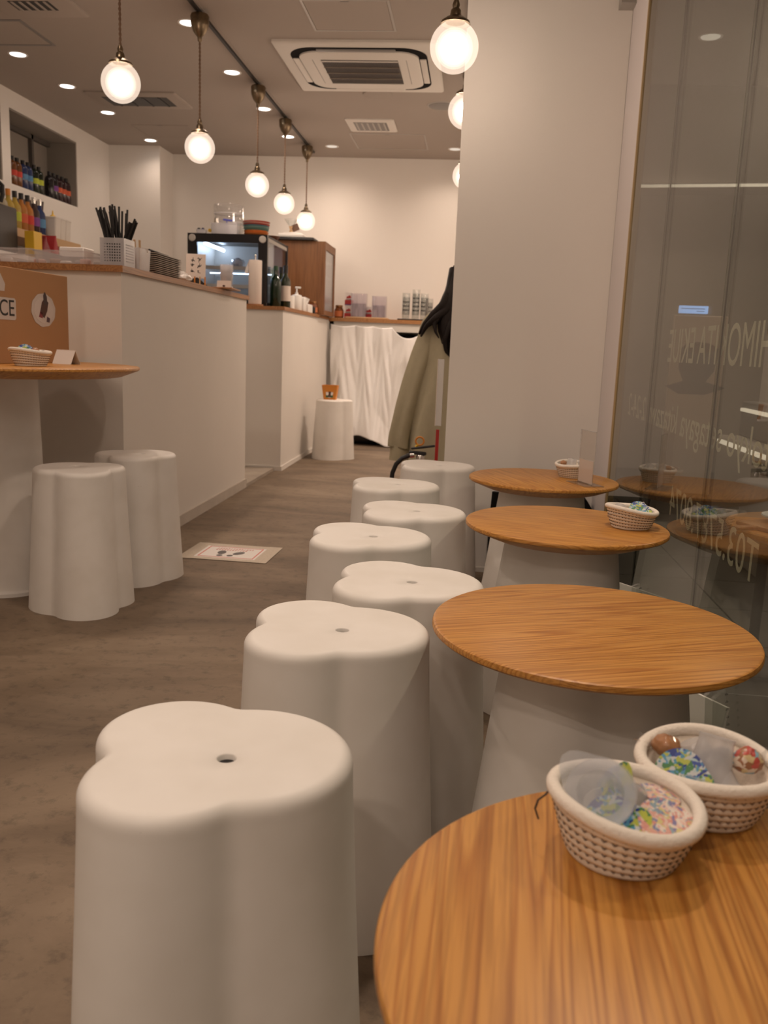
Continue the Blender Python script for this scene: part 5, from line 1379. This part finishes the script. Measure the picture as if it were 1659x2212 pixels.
# ================================================================== PERSON
pr = empty('person', (-.075, 4.42, 0), 0, 'person seated behind the pillar in a sage cardigan, long dark hair, back turned', 'person')
def skin_body():
    V = [(0, 0, .53, .125), (0, -.005, .66, .115), (.0, -.01, .80, .12), (.0, -.005, .93, .125), (.02, .005, 1.04, .055), (.035, .02, 1.10, .05), (.045, .03, 1.19, .082), (.048, .03, 1.265, .06),
         (-.08, 0, .965, .07), (-.145, 0, .950, .050), (-.205, -.02, .70, .038), (-.262, -.01, .46, .028), (-.268, 0, .415, .026),
         (.14, .0, .98, .07), (.22, .02, .965, .055), (.28, .14, .74, .042), (.18, .36, .72, .030), (.16, .41, .72, .028),
         (-.10, .06, .53, .09), (-.125, .40, .50, .068), (-.125, .43, .24, .05), (-.125, .42, .09, .036), (-.13, .52, .045, .032), (-.13, .60, .03, .022),
         (.10, .06, .53, .09), (.14, .40, .50, .068), (.14, .43, .24, .05), (.14, .42, .09, .036), (.145, .52, .045, .032), (.145, .60, .03, .022)]
    Ed = [(0, 1), (1, 2), (2, 3), (3, 4), (4, 5), (5, 6), (6, 7), (3, 8), (8, 9), (9, 10), (10, 11), (11, 12), (3, 13), (13, 14), (14, 15), (15, 16), (16, 17), (0, 18), (18, 19), (19, 20), (20, 21), (21, 22), (22, 23), (0, 24), (24, 25), (25, 26), (26, 27), (27, 28), (28, 29)]
    # hands: palm and five fingers
    def hand(root, base, dr_, side, lat):
        nonlocal V, Ed
        b = Vector(base); d = Vector(dr_).normalized(); l = Vector(lat).normalized()
        palm = b + d * .035
        V.append((*palm, .026)); ip = len(V) - 1; Ed.append((root, ip))
        for k, ln in enumerate((.060, .072, .078, .070)):
            o_ = palm + d * .025 + l * (-.030 + .020 * k)
            V.append((*o_, .0095)); i0 = len(V) - 1; Ed.append((ip, i0))
            V.append((*(o_ + d * ln * .5 + Vector((0, .006, 0))), .0085)); V.append((*(o_ + d * ln + Vector((0, .016, 0))), .007))
            Ed.extend([(i0, i0 + 1), (i0 + 1, i0 + 2)])
        t_ = b + d * .015 + l * .035
        V.append((*t_, .010)); i0 = len(V) - 1; Ed.append((root, i0))
        V.append((*(t_ + d * .03 + l * .012), .0085)); Ed.append((i0, i0 + 1))
    hand(12, (-.268, 0, .405), (-.05, .05, -1), -1, (0, 1, 0))
    hand(17, (.155, .42, .72), (-.3, 1, -.1), 1, (-1, -.3, 0))
    me = bpy.data.meshes.new('body'); me.from_pydata([v[:3] for v in V], Ed, []); me.materials.append(M['skin'])
    o = bpy.data.objects.new('body', me); COL.objects.link(o); o.parent = pr
    sk_ = o.modifiers.new('skin', 'SKIN'); sk_.use_smooth_shade = True
    for i, v in enumerate(V): me.skin_vertices[0].data[i].radius = (v[3], v[3])
    me.skin_vertices[0].data[0].use_root = True
    ss = o.modifiers.new('subsurf', 'SUBSURF'); ss.levels = 1; ss.render_levels = 2
    return o
body = skin_body()
# face details
fc = MB().sphere((.046, .105, 1.185), (.011, .018, .018), 10, 8)
fc.sphere((.018, .100, 1.205), (.011, .008, .008), 10, 8).sphere((.074, .100, 1.205), (.011, .008, .008), 10, 8)
link('face_features', fc, 'skin', pr, smooth=180)
link('mouth', MB().sphere((.046, .104, 1.150), (.018, .008, .005), 10, 6), mat('lips', (.45, .18, .15), .5), pr, smooth=180)
# cardigan: torso shell and two sleeves
def ell(cx, cy, z, rx, ry, n=36, fold=0.0, ph=0.0, fr=9):
    return [(cx + (rx + fold * sin(fr * a + ph)) * cos(a), cy + (ry + fold * sin(fr * a + ph + .8)) * sin(a), z) for a in [2 * pi * k / n for k in range(n)]]
to = MB()
to.loft([ell(.02, 0, 1.065, .052, .055), ell(.015, 0, 1.045, .075, .07), ell(.01, -.002, 1.02, .115, .085), ell(.005, -.005, .99, .150, .10), ell(0, -.008, .94, .165, .115),
         ell(0, -.012, .86, .172, .13, fold=.006, fr=6), ell(0, -.012, .76, .182, .14, fold=.014, ph=.6, fr=6), ell(0, -.015, .64, .205, .155, fold=.020, ph=1.3, fr=6), ell(0, -.015, .52, .225, .18, fold=.024, ph=2.1, fr=6), ell(0, -.01, .40, .24, .20, fold=.026, ph=2.8, fr=6), ell(0, -.01, .29, .248, .205, fold=.028, ph=3.4, fr=6), ell(0, -.01, .25, .25, .208, fold=.029, ph=3.7, fr=6)], caps=False)
cd = link('cardigan', to, 'coat', pr, smooth=180)
so = cd.modifiers.new('thickness', 'SOLIDIFY'); so.thickness = .004
def sleeve(pts, rad, name, ph=0.0):
    s_ = MB(); n = 48; P = [Vector(p) for p in pts]; m_ = len(P) - 1; rings_ = []
    def cr(k, f):
        a0, a1, a2, a3 = P[max(k - 1, 0)], P[k], P[k + 1], P[min(k + 2, m_)]
        return .5 * ((2 * a1) + (a2 - a0) * f + (2 * a0 - 5 * a1 + 4 * a2 - a3) * f * f + (3 * a1 - a0 - 3 * a2 + a3) * f ** 3)
    C_ = []; R_ = []
    for i in range(n + 1):
        t = i / n * m_; k = min(int(t), m_ - 1); f = t - k
        C_.append(cr(k, f)); R_.append(rad[k] + (rad[k + 1] - rad[k]) * (f * f * (3 - 2 * f)))
    prev = None
    for i in range(n + 1):
        t_ = (C_[min(i + 1, n)] - C_[max(i - 1, 0)]).normalized()
        u = t_.cross(Vector((0, 1, 0))).normalized() if prev is None else (prev - t_ * prev.dot(t_)).normalized()
        prev = u; w = t_.cross(u); rg = []
        for q in range(40):
            a = 2 * pi * q / 40; v_ = i / n
            r = R_[i] * (1 + (.05 + .10 * v_) * sin(4 * a + 3.2 * v_ + ph) * (.3 + v_) + .05 * v_ * sin(7 * a - 5 * v_))
            rg.append(C_[i] + (u * cos(a) + w * sin(a)) * r)
        rings_.append(rg)
    s_.loft(rings_, caps=False)
    o = link(name, s_, 'coat', pr, smooth=180)
    so = o.modifiers.new('thickness', 'SOLIDIFY'); so.thickness = .003
sleeve([(-.05, 0, .955), (-.115, 0, .945), (-.152, -.01, .86), (-.198, -.02, .72), (-.238, -.015, .56), (-.268, -.005, .42), (-.275, 0, .345)], [.085, .078, .064, .060, .060, .058, .056], 'sleeve')
sleeve([(.06, 0, .965), (.16, .01, .95), (.22, .07, .85), (.265, .14, .74), (.23, .25, .725), (.18, .36, .72)], [.085, .078, .07, .062, .055, .048], 'sleeve', 1.0)
link('cuff', MB().tube([(-.275, 0, .352), (-.279, .001, .275)], .050, 22, caps=False), 'coat', pr, smooth=180)
tq = MB()
for s_ in (-1, 1):
    tq.tube([(s_ * .09, .02, .52), (s_ * .115, .22, .53), (s_ * .13, .40, .52), (s_ * .132, .44, .40), (s_ * .132, .43, .12)], [.105, .095, .085, .08, .075], 18)
link('trousers', tq, 'trouser', pr, smooth=180)
for s_ in (-1, 1):
    link('shoe', MB().rbox(-.045, .045, -.10, .15, 0, .085, .03, 3, TR(s_ * .135, .47, 0)), 'black', pr)
# hair: cap, long back fall and loose locks
hr = MB().sphere((.046, .018, 1.215), (.098, .104, .108), 24, 16)
hr.loft([ell(.045, -.005, 1.24, .098, .098, 28), ell(.035, -.03, 1.15, .105, .088, 28, .003, 0, 11), ell(.02, -.065, 1.07, .12, .060, 28, .004, 1, 11), ell(.012, -.095, 1.00, .125, .045, 28, .005, 2, 11), ell(.010, -.120, .92, .115, .034, 28, .006, 3, 11), ell(.012, -.130, .84, .085, .026, 28, .006, 4, 11), ell(.015, -.135, .79, .05, .016, 28, .004, 5, 11)])
hh = link('hair', hr, 'hair', pr, smooth=180)
lk = MB()
def lock(pts, r0, r1): 
    n = 18; P = [Vector(p) for p in pts]; out = []; R = []
    for i in range(n + 1):
        t = i / n * (len(P) - 1); k = min(int(t), len(P) - 2); f = t - k
        out.append(P[k].lerp(P[k + 1], f)); R.append(r0 + (r1 - r0) * i / n)
    lk.tube(out, R, 8)
lock([(-.03, -.02, 1.22), (-.050, -.04, 1.12), (-.085, -.095, 1.045), (-.135, -.09, 1.00), (-.175, -.085, .955), (-.200, -.085, .905)], .042, .006)
lock([(-.02, -.03, 1.20), (-.04, -.07, 1.08), (-.07, -.105, 1.02), (-.12, -.115, .985), (-.165, -.105, .945), (-.190, -.095, .895)], .042, .005)
lock([(-.05, -.09, 1.05), (-.10, -.115, 1.0), (-.125, -.12, .955), (-.118, -.135, .92), (-.10, -.14, .89)], .02, .003)
lock([(-.02, -.10, 1.02), (-.05, -.135, .95), (-.07, -.145, .88), (-.062, -.15, .83), (-.04, -.15, .805)], .025, .004)
lock([(.0, -.10, 1.0), (-.03, -.14, .92), (-.035, -.15, .84), (-.015, -.155, .79)], .03, .005)
link('hair_lock', lk, 'hair', hh, smooth=180)
